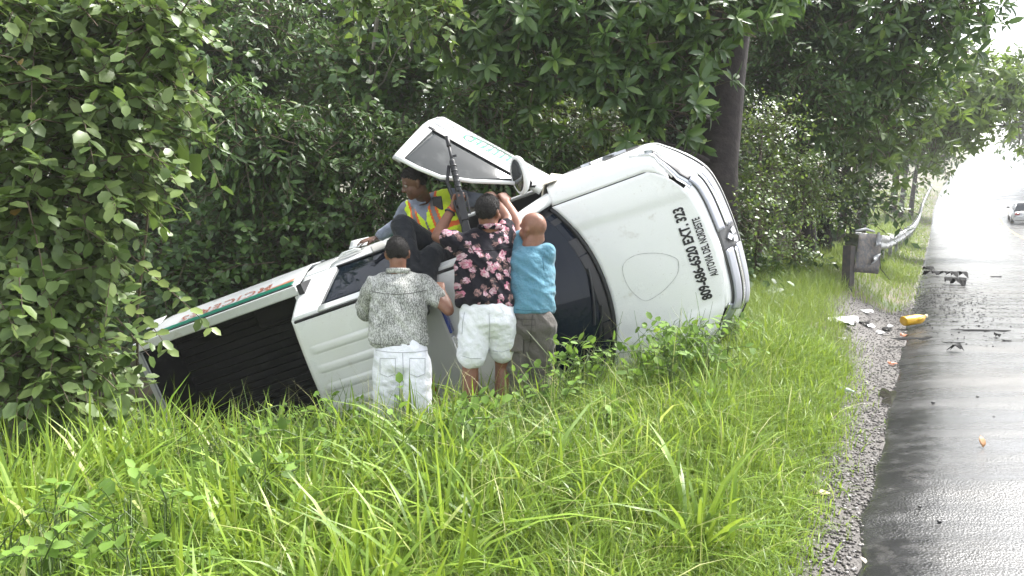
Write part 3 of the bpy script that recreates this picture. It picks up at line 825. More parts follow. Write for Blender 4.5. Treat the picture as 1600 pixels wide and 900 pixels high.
# chassis and wheels
ch = MB()
for y_ in (.38, -.38): ch.box((-1.8, y_, .52), (4.9, .09, .16))
for x_ in (.3, -.9, -2.0, -3.0, -4.1): ch.box((x_, 0, .52), (.09, .80, .10))
ch.build('chassis_frame', M_chassis, truck)
MB().tube([(-.4, 0, .50), (-3.0, 0, .42)], .035, 10).build('drive_shaft', M_chassis, truck, True)
MB().tube([(-.6, -.2, .38), (-2.2, -.3, .38), (-4.3, -.45, .42)], .035, 10).build('exhaust_pipe', M_darkmetal, truck, True)
MB().box((-.3, 0, .60), (.9, .55, .40)).build('engine_block', M_chassis, truck, bevel=.03)
for x_ in (0, -3.0):
    MB().tube([(x_, -.66, .38), (x_, .66, .38)], .05, 10).build('axle', M_chassis, truck, True)
def wheel(x, sg):
    prof = [(.22, -.10), (.33, -.125), (.365, -.115), (.385, -.085), (.388, 0), (.385, .085), (.365, .115), (.33, .125), (.22, .10), (.21, 0)]
    n = 36; vs = []; fs = []
    for i in range(n):
        a_ = 2 * math.pi * i / n
        for r_, w in prof:
            rr = r_ - (.010 if (i % 2 and r_ > .37) else 0)
            vs.append((x + rr * math.cos(a_), sg * .775 + w, .38 + rr * math.sin(a_)))
    m = len(prof)
    for i in range(n):
        for k in range(m): fs.append((i * m + k, i * m + (k + 1) % m, ((i + 1) % n) * m + (k + 1) % m, ((i + 1) % n) * m + k))
    w_ = MB().add(vs, fs).build('wheel', M_rubber, truck, False)
    rim = MB().tube([(x, sg * .70, .38), (x, sg * .86, .38)], .215, 28)
    rim.build('rim', M_darkmetal, w_, True)
    for k in range(6):
        a_ = 2 * math.pi * k / 6
        MB().tube([(x, sg * .885, .38), (x + .20 * math.cos(a_), sg * .875, .38 + .20 * math.sin(a_))], [(.02, .035), (.015, .045)], 6).build('spoke', M_silver, w_)
for x_ in (0, -3.0):
    for sg in (1, -1): wheel(x_, sg)
for x_ in (0, -3.0):
    for sg in (1, -1):
        MB().grid(lambda s, t: (x_ + .455 * math.cos(math.pi * s), sg * (.60 + .26 * t), .38 + .455 * math.sin(math.pi * s)), 20, 2).build('arch_liner', M_seam, truck, True, solid=.01)
# ------------------------------------------------------------------ people
def nrm(v): v = np.array(v, float); return v / (np.linalg.norm(v) + 1e-9)
def finish(mb, name, material, parent, voxel=.011, smooth=4, fold=0, fscale=(9, 9, 22), mats=None, classify=None, seed=0):
    """melt overlapping closed limbs into one continuous skin"""
    o = mb.build('tmp', material)
    m = o.modifiers.new('r', 'REMESH'); m.mode = 'VOXEL'; m.voxel_size = voxel; m.use_smooth_shade = True
    if smooth:
        m = o.modifiers.new('s', 'SMOOTH'); m.factor = .5; m.iterations = smooth
    bpy.context.view_layer.update()
    me = eval_mesh(o)
    tmp = o.data; bpy.data.objects.remove(o); bpy.data.meshes.remove(tmp)
    me.name = name
    if fold:
        nn = [v_.normal.copy() for v_ in me.vertices]
        for v_, n_ in zip(me.vertices, nn):
            c = v_.co
            q = Vector((c.x * fscale[0] + seed, c.y * fscale[1], c.z * fscale[2] + c.x * 9))
            k = 1 - abs(noise.noise(q)) * 2.2
            k2 = noise.noise(q * 2.3)
            v_.co = c + n_ * fold * (k * .8 + k2 * .4 - .3)
    me.materials.clear()
    for q in (mats or [material]): me.materials.append(q)
    me.polygons.foreach_set('use_smooth', np.ones(len(me.polygons), dtype=bool))
    if classify:
        n = len(me.vertices); co = np.empty(n * 3, dtype=np.float32); me.vertices.foreach_get('co', co); co = co.reshape(-1, 3)
        cen = np.array([tuple(p.center) for p in me.polygons])
        me.polygons.foreach_set('material_index', classify(cen).astype(np.int32))
    ob = bpy.data.objects.new(name, me)
    return link(ob, parent)

def head_frame(face, tilt=0.0):
    f = nrm(face); up = np.array([0, 0, 1.0])
    r = nrm(np.cross(f, up)); u = np.cross(r, f)
    c, s = math.cos(tilt), math.sin(tilt)
    r2 = r * c + u * s; u2 = u * c - r * s
    return np.stack([r2, f, u2], 1)
def head_shape(mb, c, H):
    def q(x, y, z): return c + H @ np.array((x, y, z))
    M = Matrix(H.tolist())
    mb.ball(q(0, -.012, .030), (.077, .097, .088), M, 18, 12)
    mb.ball(q(0, .022, -.045), (.061, .066, .075), M, 14, 10)
    mb.ball(q(0, .060, -.098), (.030, .026, .022), M, 10, 8)
    mb.capsule(q(0, .082, .010), q(0, .104, -.034), .009, .014)
    mb.capsule(q(-.014, .090, -.038), q(.014, .090, -.038), .009, .009)
    mb.capsule(q(-.040, .074, .020), q(.040, .074, .020), .012, .012)
    mb.capsule(q(-.020, .078, -.068), q(.020, .078, -.068), .010, .010)
    for sg in (1, -1):
        mb.capsule(q(sg * .079, -.012, .010), q(sg * .075, -.004, -.032), .013, .010)
        mb.ball(q(sg * .083, -.016, .002), (.008, .016, .024), M, 8, 6)
        mb.ball(q(sg * .040, .060, -.035), (.024, .026, .026), M, 8, 6)
    return q
def hair_cap(c, H, parent, material, thick=.003, low=-.02, name='hair'):
    vs = []; n, m = 40, 26
    keep = {}
    fs = []
    for i in range(m + 1):
        ph = math.pi * i / m
        for k in range(n):
            th = 2 * math.pi * k / n
            d = np.array((math.sin(ph) * math.cos(th), math.sin(ph) * math.sin(th), math.cos(ph)))
            L = d * np.array((.077 + thick, .097 + thick, .088 + thick)) + np.array((0, -.012, .030))
            w = c + H @ L
            w = w + (H @ d) * .006 * noise.noise(Vector(w * 55))
            vs.append(w); keep[i * n + k] = (L, d)
    for i in range(m):
        for k in range(n):
            f = (i * n + k, (i + 1) * n + k, (i + 1) * n + (k + 1) % n, i * n + (k + 1) % n)
            L = np.mean([keep[j][0] for j in f], 0)
            lim = interp(L[1], [(-.11, -.055), (-.05, -.045), (-.012, -.005), (.02, .035), (.06, .065), (.1, .085)]) + .012 * noise.noise(Vector((L[0] * 40, L[1] * 40, 3.0)))
            if L[2] > lim: fs.append(f)
    o = MB().add(vs, fs).build(name, material, parent, True, solid=.003)
    # short strands soften the outline
    r_ = random.Random(5); st = MB()
    for f in fs:
        a_, b_, c_, d_ = [np.array(vs[j]) for j in f]
        for _ in range(7):
            s_, t_ = r_.random(), r_.random()
            p = (a_ * (1 - s_) + b_ * s_) * (1 - t_) + (d_ * (1 - s_) + c_ * s_) * t_
            nn_ = nrm(p - (c + H @ np.array((0, -.012, .030)))); td = np.array((r_.gauss(0, 1), r_.gauss(0, 1), r_.gauss(0, 1)))
            e = p + nn_ * r_.uniform(.004, .010) + td * .0025
            w = nrm(np.cross(nn_, td)) * .0012
            st.add([p - w, p + w, e], [(0, 1, 2)])
    so = st.build('hair_strands', material, o); so['kind'] = 'stuff'
    return o
def eyes(q, parent, skin):
    for sg in (1, -1):
        e = MB().ball(q(sg * .032, .074, .004), (.0125, .0125, .0125), None, 10, 8).build('eye', mat('eye_white', (.30, .27, .25), .3), parent, True)
        MB().ball(q(sg * .032, .0815, .003), (.0062, .0062, .0062), None, 8, 6).build('iris', mat('eye_dark', (.02, .012, .008), .15), e, True)
def hand(mb, wrist, f, n, thumb, curl=(30, 40, 25), spread=.0, thumb_in=.3):
    """f finger direction, n direction in which fingers curl, thumb: unit direction of the thumb side"""
    f = nrm(f); n = nrm(np.array(n) - f * np.dot(n, f)); s = nrm(np.cross(f, n))
    if np.dot(s, thumb) < 0: s = -s
    wrist = np.array(wrist, float)
    for i in range(4):
        off = .030 - .020 * i
        kn = wrist + f * (.088 - .004 * abs(i - 1)) + s * off
        mb.capsule(wrist + s * off * .6 + f * .012, kn, .0145, .0115, 8)
        L = [(.044, .027, .021), (.049, .031, .022), (.045, .028, .021), (.035, .021, .018)][i]
        a = 0; p = kn
        for k in range(3):
            a += R(curl[k])
            d = nrm(f * math.cos(a) + n * math.sin(a) + s * spread * (1.5 - i) * .3)
            p2 = p + d * L[k]
            mb.capsule(p, p2, .0098 - .0007 * k, .0092 - .0009 * k, 8); p = p2
    t0 = wrist + f * .025 + s * .026
    t1 = t0 + nrm(f * .75 + s * .75 + n * thumb_in) * .045
    t2 = t1 + nrm(f * 1.0 + s * .15 + n * (thumb_in + .35)) * .032
    t3 = t2 + nrm(f * 1.0 - s * .15 + n * (thumb_in + .6)) * .024
    mb.capsule(t0, t1, .016, .0125, 8); mb.capsule(t1, t2, .0115, .0105, 8); mb.capsule(t2, t3, .0102, .0085, 8)
def limb(mb, pts, rad, n=14):
    for a, b_, ra, rb in zip(pts, pts[1:], rad, rad[1:]): mb.capsule(a, b_, ra, rb, n)
def mid(a, b_, t): return np.array(a) + (np.array(b_) - np.array(a)) * t

def skin_mat(name, c, c2):
    m, nt, b = new_mat(name)
    v = coords(nt)
    nt.links.new(mixc(nt, noise_fac(nt, v, 18, 5, .35, .7), c, c2), b.inputs['Base Color'])
    b.inputs['Roughness'].default_value = .48
    b.inputs['Subsurface Weight'].default_value = .12; b.inputs['Subsurface Radius'].default_value = (.010, .004, .002)
    h = nt.nodes.new('ShaderNodeTexNoise'); h.inputs['Scale'].default_value = 260; nt.links.new(v, h.inputs['Vector']); add_bump(nt, b, h.outputs['Fac'], .12, .004)
    return m
def cloth_mat(name, c, c2, scale=14, rough=.9, lo=.3, hi=.75, weave=900):
    m, nt, b = new_mat(name)
    v = coords(nt)
    nt.links.new(mixc(nt, noise_fac(nt, v, scale, 5, lo, hi), c, c2), b.inputs['Base Color'])
    b.inputs['Roughness'].default_value = rough
    b.inputs['Sheen Weight'].default_value = .15
    h = nt.nodes.new('ShaderNodeTexNoise'); h.inputs['Scale'].default_value = 38; h.inputs['Detail'].default_value = 5; nt.links.new(v, h.inputs['Vector'])
    mpc = nt.nodes.new('ShaderNodeMapping'); mpc.inputs['Scale'].default_value = (1, 1, 2.2); mpc.inputs['Rotation'].default_value = (.3, .5, 0); nt.links.new(v, mpc.inputs['Vector'])
    cr_ = nt.nodes.new('ShaderNodeTexNoise'); cr_.noise_type = 'RIDGED_MULTIFRACTAL'; cr_.inputs['Scale'].default_value = 7; cr_.inputs['Detail'].default_value = 3; nt.links.new(mpc.outputs[0], cr_.inputs['Vector'])
    hsum = math_n(nt, 'ADD', math_n(nt, 'MULTIPLY', h.outputs['Fac'], .3), math_n(nt, 'MULTIPLY', cr_.outputs['Fac'], .55))
    add_bump(nt, b, hsum, .9, .035)
    b.inputs['Specular IOR Level'].default_value = .2
    return m
S_tan = skin_mat('skin_tan', (.285, .140, .092), (.205, .092, .058))
S_brown = skin_mat('skin_brown', (.225, .100, .060), (.165, .070, .042))
S_dark = skin_mat('skin_dark', (.115, .058, .038), (.15, .075, .048))
M_hair = mat('short_black_hair', (.012, .010, .010), .7, col2=(.035, .030, .028), scale=120, bump=.8, bscale=260)
M_whitecloth = cloth_mat('white_cotton', (.84, .85, .90), (.76, .78, .84), 10)
M_blueshirt = cloth_mat('blue_jersey', (.105, .245, .325), (.085, .21, .285), 8)
M_greypants = cloth_mat('grey_cotton', (.135, .122, .112), (.10, .092, .085), 10)
M_blackpants = cloth_mat('charcoal_trousers', (.016, .019, .024), (.026, .029, .034), 8)
M_guardshirt = cloth_mat('grey_blue_shirt', (.27, .30, .38), (.21, .24, .31), 12)
M_vest_y = cloth_mat('hi_vis_yellow', (.74, .93, .06), (.66, .86, .05), 10)
M_vest_o = cloth_mat('hi_vis_orange', (.85, .18, .05), (.75, .15, .04), 10)
M_vest_g = mat('reflective_grey', (.18, .18, .18), .35)
M_shoe = mat('dark_shoe', (.02, .018, .016), .5)
# black shirt with pink and white blossoms
m, nt, b = new_mat('floral_cloth')
v0 = coords(nt)
sx = nt.nodes.new('ShaderNodeSeparateXYZ'); nt.links.new(v0, sx.inputs[0])
cx = nt.nodes.new('ShaderNodeCombineXYZ'); nt.links.new(math_n(nt, 'ADD', sx.outputs[0], math_n(nt, 'MULTIPLY', sx.outputs[1], .35)), cx.inputs[0]); nt.links.new(math_n(nt, 'ADD', sx.outputs[2], math_n(nt, 'MULTIPLY', sx.outputs[1], .25)), cx.inputs[1])
v = cx.outputs[0]
col = (.014, .013, .018)
cur = None
for sc_, rad_, ca, cb, seed, keep in ((12.5, .50, (.52, .37, .39), (.36, .10, .16), 0, .36), (17.0, .48, (.26, .15, .14), (.06, .05, .05), 5.3, .42), (18.0, .50, (.52, .40, .42), (.34, .14, .19), 11.7, .28)):
    ad = nt.nodes.new('ShaderNodeVectorMath'); ad.operation = 'ADD'; ad.inputs[1].default_value = (seed, seed * .7, seed * 1.3); nt.links.new(v, ad.inputs[0])
    wq = nt.nodes.new('ShaderNodeTexNoise'); wq.inputs['Scale'].default_value = 22; nt.links.new(v, wq.inputs['Vector'])
    ws1 = nt.nodes.new('ShaderNodeVectorMath'); ws1.operation = 'SCALE'; ws1.inputs['Scale'].default_value = .045; nt.links.new(wq.outputs['Color'], ws1.inputs[0])
    ad2 = nt.nodes.new('ShaderNodeVectorMath'); ad2.operation = 'ADD'; nt.links.new(ad.outputs[0], ad2.inputs[0]); nt.links.new(ws1.outputs[0], ad2.inputs[1])
    vo = nt.nodes.new('ShaderNodeTexVoronoi'); vo.voronoi_dimensions = '2D'; vo.inputs['Scale'].default_value = sc_; vo.inputs['Randomness'].default_value = .95; nt.links.new(ad2.outputs[0], vo.inputs['Vector'])
    small = nt.nodes.new('ShaderNodeTexVoronoi'); small.voronoi_dimensions = '2D'; small.inputs['Scale'].default_value = sc_ * 3.6; nt.links.new(ad2.outputs[0], small.inputs['Vector'])
    dist = math_n(nt, 'ADD', vo.outputs['Distance'], math_n(nt, 'MULTIPLY', small.outputs['Distance'], .30))
    msk = nt.nodes.new('ShaderNodeMapRange'); msk.inputs['From Min'].default_value = rad_ + .03; msk.inputs['From Max'].default_value = rad_ - .03; nt.links.new(dist, msk.inputs['Value'])
    sep = nt.nodes.new('ShaderNodeSeparateColor'); nt.links.new(vo.outputs['Color'], sep.inputs[0])
    on = math_n(nt, 'LESS_THAN', sep.outputs[0], keep)
    f_ = math_n(nt, 'MULTIPLY', msk.outputs[0], on)
    pet = mixc(nt, noise_fac(nt, ad2.outputs[0], sc_ * 4.5, 2, .4, .6), ca, cb)
    cur = mixc(nt, f_, cur if cur is not None else col, pet)
nt.links.new(cur, b.inputs['Base Color']); b.inputs['Roughness'].default_value = .85; b.inputs['Specular IOR Level'].default_value = .12
h = nt.nodes.new('ShaderNodeTexNoise'); h.inputs['Scale'].default_value = 40; h.inputs['Detail'].default_value = 4; nt.links.new(v, h.inputs['Vector']); add_bump(nt, b, h.outputs['Fac'], .3, .01)
M_floral = m
# grey shirt with fine black and white scribble
m, nt, b = new_mat('mottled_grey_cloth')
v = coords(nt, 'Object', (1, 1, .8))
n1 = nt.nodes.new('ShaderNodeTexNoise'); n1.inputs['Scale'].default_value = 95; n1.inputs['Detail'].default_value = 3; nt.links.new(v, n1.inputs['Vector'])
wv = nt.nodes.new('ShaderNodeTexWave'); wv.inputs['Scale'].default_value = 28; wv.inputs['Distortion'].default_value = 9; wv.inputs['Detail'].default_value = 2; wv.inputs['Detail Scale'].default_value = 2.2; nt.links.new(v, wv.inputs['Vector'])
r1 = nt.nodes.new('ShaderNodeMapRange'); r1.inputs['From Min'].default_value = .40; r1.inputs['From Max'].default_value = .60
nt.links.new(math_n(nt, 'ADD', math_n(nt, 'MULTIPLY', n1.outputs['Fac'], .75), math_n(nt, 'MULTIPLY', wv.outputs['Fac'], .22)), r1.inputs['Value'])
patch = noise_fac(nt, v, 11, 3, .4, .6)
c_a = mixc(nt, patch, (.13, .135, .122), (.27, .275, .255)); c_b = mixc(nt, patch, (.44, .45, .425), (.62, .63, .605))
nt.links.new(mixc(nt, r1.outputs[0], c_a, c_b), b.inputs['Base Color']); b.inputs['Roughness'].default_value = .9
h = nt.nodes.new('ShaderNodeTexNoise'); h.inputs['Scale'].default_value = 40; h.inputs['Detail'].default_value = 4; nt.links.new(v, h.inputs['Vector']); add_bump(nt, b, h.outputs['Fac'], .35, .012)
M_mottled = m

def foot_of(knee, fwd, back=.02):
    """ankle and toe under a knee, resting on the ground"""
    k = np.array(knee, float); a = k - np.array((*nrm(fwd)[:2], 0)) * back
    z = float(terrain(a[0], a[1]))
    return np.array((a[0], a[1], z + .085)), z
def shoes(parent, ankle, fwd):
    f = nrm((fwd[0], fwd[1], 0)); a = np.array(ankle)
    m_ = MB()
    m_.capsule(a + (0, 0, -.04) - f * .03, a + f * .15 + (0, 0, -.05), .042, .036)
    m_.capsule(a + (0, 0, .0), a + (0, 0, -.04), .045, .045)
    finish(m_, 'shoe', M_shoe, parent, .012, 2)

def torso(mb, spine, radii, fwd, n=20):
    mb.tube(spine, radii, n, up=fwd)

# --- man in the mottled grey shirt
base = P(627, 560, 5.02)
pA = empty('person', (base[0], base[1], float(terrain(base[0], base[1]))))
tag(pA, 'person in mottled grey shirt and white trousers, back turned, pushing the truck roof', 'person')
def rel(o, root):
    """keep world placement under the root empty"""
    o.location = o.location - root.location
    return o
def mk_person(root, parts): 
    for o in parts: rel(o, root)
fw = np.array((-.10, .99, 0))
hc = P(621, 397, 5.14)
nb = P(622, 426, 5.13)
shL, shR = P(584, 447, 5.17), P(661, 445, 5.19)
elR, wrR = P(701, 485, 5.10), P(690, 455, 5.20)
elL, wrL = P(568, 489, 5.27), P(588, 470, 5.50)
hipL, hipR = P(607, 566, 5.02), P(649, 566, 5.02)
knL, knR = P(603, 655, 5.06), P(655, 652, 4.98)
anL, zL = foot_of(knL, fw, .06); anR, zR = foot_of(knR, fw, .04)
H = head_frame((-.15, .95, -.22), .04)
sk = MB(); qA = head_shape(sk, hc, H)
limb(sk, [hc + H @ np.array((0, -.025, -.05)), nb], [.056, .060])
sk.tube([mid(nb, hipL, .0), P(622, 445, 5.13), P(623, 470, 5.12), P(626, 545, 5.04)], [(.05, .05), (.07, .10), (.08, .12), (.08, .12)], 16, up=fw)
limb(sk, [P(622, 445, 5.13), shR, mid(shR, elR, .5), elR, mid(elR, wrR, .35), wrR], [.06, .050, .047, .040, .042, .028])
limb(sk, [P(622, 445, 5.13), shL, elL, mid(elL, wrL, .35), wrL], [.06, .050, .040, .040, .028])
hand(sk, wrR, wrR - elR + np.array((0, .05, 0)), np.array((0, .2, -1.)), (-1, 0, 0), (55, 70, 50))
hand(sk, wrL, np.array((.2, .6, .8)), np.array((0, 1., -.2)), (1, 0, 0), (10, 15, 10))
body = finish(sk, 'body', S_tan, pA, .009, 3)
hairA = hair_cap(hc, H, pA, M_hair)
shm = MB()
torso(shm, [P(622, 425, 5.13), P(622, 434, 5.14), P(622, 450, 5.13), P(623, 480, 5.10), P(622, 510, 5.07), P(622, 536, 5.04), P(622, 541, 5.04)], [(.06, .075), (.085, .135), (.115, .185), (.128, .195), (.125, .195), (.125, .205), (.115, .20)], fw)
limb(shm, [P(622, 437, 5.13), shR], [.07, .072]); limb(shm, [P(622, 437, 5.13), shL], [.07, .072])
limb(shm, [shR, mid(shR, elR, .3), mid(shR, elR, .52)], [.074, .073, .070]); limb(shm, [shL, mid(shL, elL, .5), mid(shL, elL, 1.0)], [.074, .072, .066])
shirt = finish(shm, 'shirt', M_mottled, pA, .010, 4, .017, (4.5, 4.5, 9))
MB().tube([nb + np.array((.078 * math.cos(k * .3927), .070 * math.sin(k * .3927), .012 + .012 * math.sin(k * .3927 + 3.14))) for k in range(17)], [(.018, .008)] * 17, 8, cap=False, up=(0, 0, 1)).build('collar', M_mottled, shirt, True)
tr_ = MB()
tr_.tube([P(627, 530, 5.04), P(627, 548, 5.03), P(628, 572, 5.02), P(628, 590, 5.02)], [(.10, .155), (.125, .185), (.125, .185), (.07, .13)], 18, up=fw)
for hp, kn, an in ((hipL, knL, anL), (hipR, knR, anR)): limb(tr_, [hp, kn, an], [.108, .088, .075])
trousers = finish(tr_, 'trousers', M_whitecloth, pA, .010, 4, .009, (5, 5, 12), seed=3)
for an in (anL, anR): shoes(pA, an, fw)

# --- man in the floral shirt
base = P(762, 520, 4.97)
pB = empty('person', (base[0], base[1], float(terrain(base[0], base[1]))))
tag(pB, 'person in black floral shirt and white shorts, holding a rifle and gripping the cab', 'person')
fw = np.array((.05, .99, 0))
hc = P(763, 331, 5.08); nb = P(766, 359, 5.10)
shL, shR = P(722, 383, 5.12), P(787, 378, 5.10)
elL, wrL = P(683, 369, 5.29), P(708, 323, 5.37)
elR, wrR = P(794, 343, 5.33), P(773, 312, 5.50)
hipL, hipR = P(743, 500, 4.96), P(783, 498, 4.98)
knL, knR = P(735, 575, 4.98), P(786, 572, 5.12)
anL, _ = foot_of(knL, fw, .08); anR, _ = foot_of(knR, fw, .10)
H = head_frame((.45, .85, .12), -.08)
sk = MB(); qB = head_shape(sk, hc, H)
limb(sk, [hc + H @ np.array((0, -.025, -.05)), nb], [.058, .062])
sk.tube([nb, P(760, 384, 5.1), P(758, 410, 5.05), P(760, 490, 4.97)], [(.05, .05), (.07, .10), (.08, .12), (.08, .12)], 16, up=fw)
limb(sk, [P(760, 384, 5.1), shL, elL, mid(elL, wrL, .3), wrL], [.06, .052, .043, .043, .029])
limb(sk, [P(760, 384, 5.1), shR, elR, mid(elR, wrR, .3), wrR], [.06, .052, .043, .045, .030])
hand(sk, wrL, P(716, 303, 5.36) - wrL, np.array((.55, -.55, .1)), P(725, 300, 5.36) - P(700, 312, 5.36), (50, 60, 40))
hand(sk, wrR, P(764, 299, 5.56) - wrR, np.array((-.3, .5, -.75)), np.array((1., 0, .2)), (45, 55, 40))
for kn, an in ((knL, anL), (knR, anR)): limb(sk, [P(760, 490, 4.97), hipL if kn is knL else hipR, kn, mid(kn, an, .3), an, an + np.array((0, .10, -.05))], [.07, .075, .056, .057, .038, .035])
body = finish(sk, 'body', S_brown, pB, .009, 3)
hair_cap(hc, H, pB, M_hair)
shm = MB()
torso(shm, [P(766, 360, 5.10), P(764, 368, 5.11), P(758, 385, 5.10), P(755, 415, 5.05), P(755, 445, 5.0), P(757, 474, 4.96), P(757, 480, 4.955)], [(.06, .08), (.09, .14), (.125, .185), (.135, .19), (.13, .19), (.135, .20), (.125, .195)], fw)
limb(shm, [P(760, 375, 5.11), shL], [.075, .078]); limb(shm, [P(764, 375, 5.11), shR], [.075, .070])
limb(shm, [shL, mid(shL, elL, .30), mid(shL, elL, .50)], [.080, .080, .078]); limb(shm, [shR, mid(shR, elR, .62)], [.072, .068])
shirtB = finish(shm, 'shirt', M_floral, pB, .010, 4, .018, (4.5, 4.5, 9), seed=8)
MB().tube([nb + np.array((.080 * math.cos(k * .3927), .072 * math.sin(k * .3927), .016 + .012 * math.sin(k * .3927 + 3.14))) for k in range(17)], [(.02, .009)] * 17, 8, cap=False, up=(0, 0, 1)).build('collar', M_floral, shirtB, True)
tr_ = MB()
tr_.tube([P(760, 466, 4.97), P(761, 482, 4.96), P(762, 505, 4.96), P(762, 525, 4.97)], [(.11, .165), (.13, .185), (.125, .185), (.07, .13)], 18, up=fw)
limb(tr_, [hipL, mid(hipL, knL, .45), mid(hipL, knL, .72)], [.112, .108, .102]); limb(tr_, [hipR, mid(hipR, knR, .40), mid(hipR, knR, .62)], [.112, .105, .100])
finish(tr_, 'shorts', M_whitecloth, pB, .010, 4, .009, (7, 7, 9), seed=5)
for an in (anL, anR): shoes(pB, an, fw)
wb = nrm(wrL - elL); wp = mid(wrL, elL, .12)
MB().tube([wp + wb * (.008 * math.sin(k)) + np.cross(wb, (0, 1, 0)) * .033 * math.cos(k * .3927) + np.cross(wb, np.cross(wb, (0, 1, 0))) * .033 * math.sin(k * .3927) for k in range(17)], .006, 6, cap=False).build('wrist_band', mat('orange_band', (.55, .12, .04), .6), pB, True)
def ring_at(a_, b_, t, r, rad, name, m_, parent):
    d = nrm(np.array(b_) - np.array(a_)); p = mid(a_, b_, t); s_ = nrm(np.cross(d, (0, 1, .1))); q_ = np.cross(d, s_)
    return MB().tube([p + s_ * r * math.cos(k * .3927) + q_ * r * math.sin(k * .3927) for k in range(17)], rad, 6, cap=False).build(name, m_, parent, True)
ring_at(wrL, elL, .20, .036, .007, 'watch_strap', M_ink, pB)

# --- bald man in the blue shirt
base = P(830, 520, 5.08)
pC = empty('person', (base[0], base[1], float(terrain(base[0], base[1]))))
tag(pC, 'bald person in blue t-shirt and grey cargo trousers, one arm raised to the cab', 'person')
fw = nrm((-.45, .89, 0))
hc = P(832, 358, 5.12); nb = P(830, 384, 5.12)
shL, shR = P(812, 396, 5.16), P(853, 396, 5.10)
elL, wrL = P(809, 350, 5.30), P(791, 317, 5.44)
elR, wrR = P(852, 440, 5.30), P(838, 430, 5.48)
hipL, hipR = P(812, 505, 5.08), P(846, 505, 5.04)
knL, knR = P(806, 590, 5.14), P(842, 588, 5.16)
anL, _ = foot_of(knL, fw, .05); anR, _ = foot_of(knR, fw, .08)
H = head_frame((-.72, .62, .10), .10)
sk = MB(); qC = head_shape(sk, hc, H)
limb(sk, [hc + H @ np.array((0, -.03, -.045)), nb], [.062, .066])
sk.ball(hc + H @ np.array((0, -.055, -.070)), (.06, .035, .03), Matrix(H.tolist()), 10, 8)
sk.tube([nb, P(830, 404, 5.12), P(830, 430, 5.1), P(830, 495, 5.06)], [(.05, .05), (.07, .09), (.08, .11), (.08, .11)], 16, up=fw)
limb(sk, [P(830, 404, 5.12), shL, elL, mid(elL, wrL, .3), wrL], [.06, .054, .047, .046, .031])
limb(sk, [P(830, 404, 5.12), shR, elR, wrR], [.06, .052, .042, .030])
hand(sk, wrL, P(785, 302, 5.48) - wrL, np.array((-.35, .6, -.6)), np.array((1., 0, .3)), (65, 75, 45))
hand(sk, wrR, np.array((-.4, .9, .3)), np.array((0, .6, -.6)), (-1, 0, .3), (15, 20, 10))
body = finish(sk, 'body', S_tan, pC, .009, 3)
shm = MB()
torso(shm, [P(830, 386, 5.12), P(830, 392, 5.12), P(831, 405, 5.12), P(830, 435, 5.10), P(831, 465, 5.07), P(831, 486, 5.05), P(831, 489, 5.05)], [(.065, .09), (.09, .135), (.125, .172), (.14, .172), (.138, .168), (.135, .172), (.13, .168)], fw)
limb(shm, [P(831, 401, 5.12), shR], [.075, .074]); limb(shm, [P(829, 401, 5.12), shL], [.072, .068])
limb(shm, [shR, mid(shR, elR, .55)], [.076, .070]); limb(shm, [shL, mid(shL, elL, .45)], [.070, .066])
finish(shm, 'shirt', M_blueshirt, pC, .010, 4, .012, (4, 4, 13), seed=12)
tr_ = MB()
tr_.tube([P(831, 478, 5.06), P(830, 492, 5.05), P(829, 512, 5.06), P(828, 530, 5.07)], [(.11, .145), (.125, .160), (.125, .160), (.07, .11)], 18, up=fw)
for hp, kn, an in ((hipL, knL, anL), (hipR, knR, anR)): limb(tr_, [hp, kn, an], [.105, .090, .078])
trC = finish(tr_, 'trousers', M_greypants, pC, .010, 4, .013, (5, 5, 9), seed=15)
MB().box(P(806, 535, 4.99), (.10, .03, .13)).build('cargo_pocket', M_greypants, trC, bevel=.012)
for an in (anL, anR): shoes(pC, an, fw)

# --- guard sitting on the cab side
base = P(688, 384, 6.0)
pD = empty('person', tuple(base))
tag(pD, 'person in yellow hi-vis vest sitting on the upturned cab beneath the open door', 'person')
fw = nrm((-.28, -.95, .05))
hc = P(647, 285, 5.62); nb = P(662, 311, 5.86)
shR, shL = P(637, 326, 5.98), P(706, 308, 5.96)     # his right arm is on the left of the picture
elR, wrR = P(622, 351, 6.12), P(590, 371, 6.14)
elL, wrL = P(738, 312, 6.06), P(766, 312, 6.0)
hipR, hipL = P(678, 392, 5.86), P(706, 388, 5.92)
knR, anR = P(628, 352, 5.58), P(648, 430, 5.40)
knL, anL = P(672, 402, 5.50), P(660, 478, 5.33)
H = head_frame((-.90, -.30, -.38), .10)
sk = MB(); qD = head_shape(sk, hc, H)
limb(sk, [hc + H @ np.array((0, -.02, -.05)), nb], [.056, .060])
sk.tube([nb, P(668, 330, 5.95), P(676, 350, 5.95), P(690, 384, 5.94)], [(.05, .05), (.07, .10), (.08, .12), (.08, .12)], 16, up=fw)
limb(sk, [P(666, 322, 5.95), shR, elR, wrR], [.05, .045, .035, .028]); limb(sk, [P(668, 320, 5.95), shL, elL, wrL], [.05, .045, .035, .028])
hand(sk, wrR, P(568, 376, 6.10) - wrR, np.array((-.1, .15, -1.)), np.array((0, -1., 0)), (8, 12, 12), .6, .1)
hand(sk, wrL, np.array((.8, -.1, .1)), np.array((0, 0, -1.)), np.array((0, -1., 0)), (40, 50, 30))
limb(sk, [P(690, 384, 5.94), hipR, knR, anR], [.07, .07, .05, .04]); limb(sk, [P(690, 384, 5.94), hipL, knL, anL], [.07, .07, .05, .04])
body = finish(sk, 'body', S_dark, pD, .009, 3)
eyes(qD, body, None)
hair_cap(hc, H, pD, M_hair)
shm = MB()
SP = [P(664, 310, 5.93), P(666, 317, 5.93), P(670, 330, 5.93), P(678, 350, 5.93), P(687, 370, 5.93), P(691, 386, 5.93)]
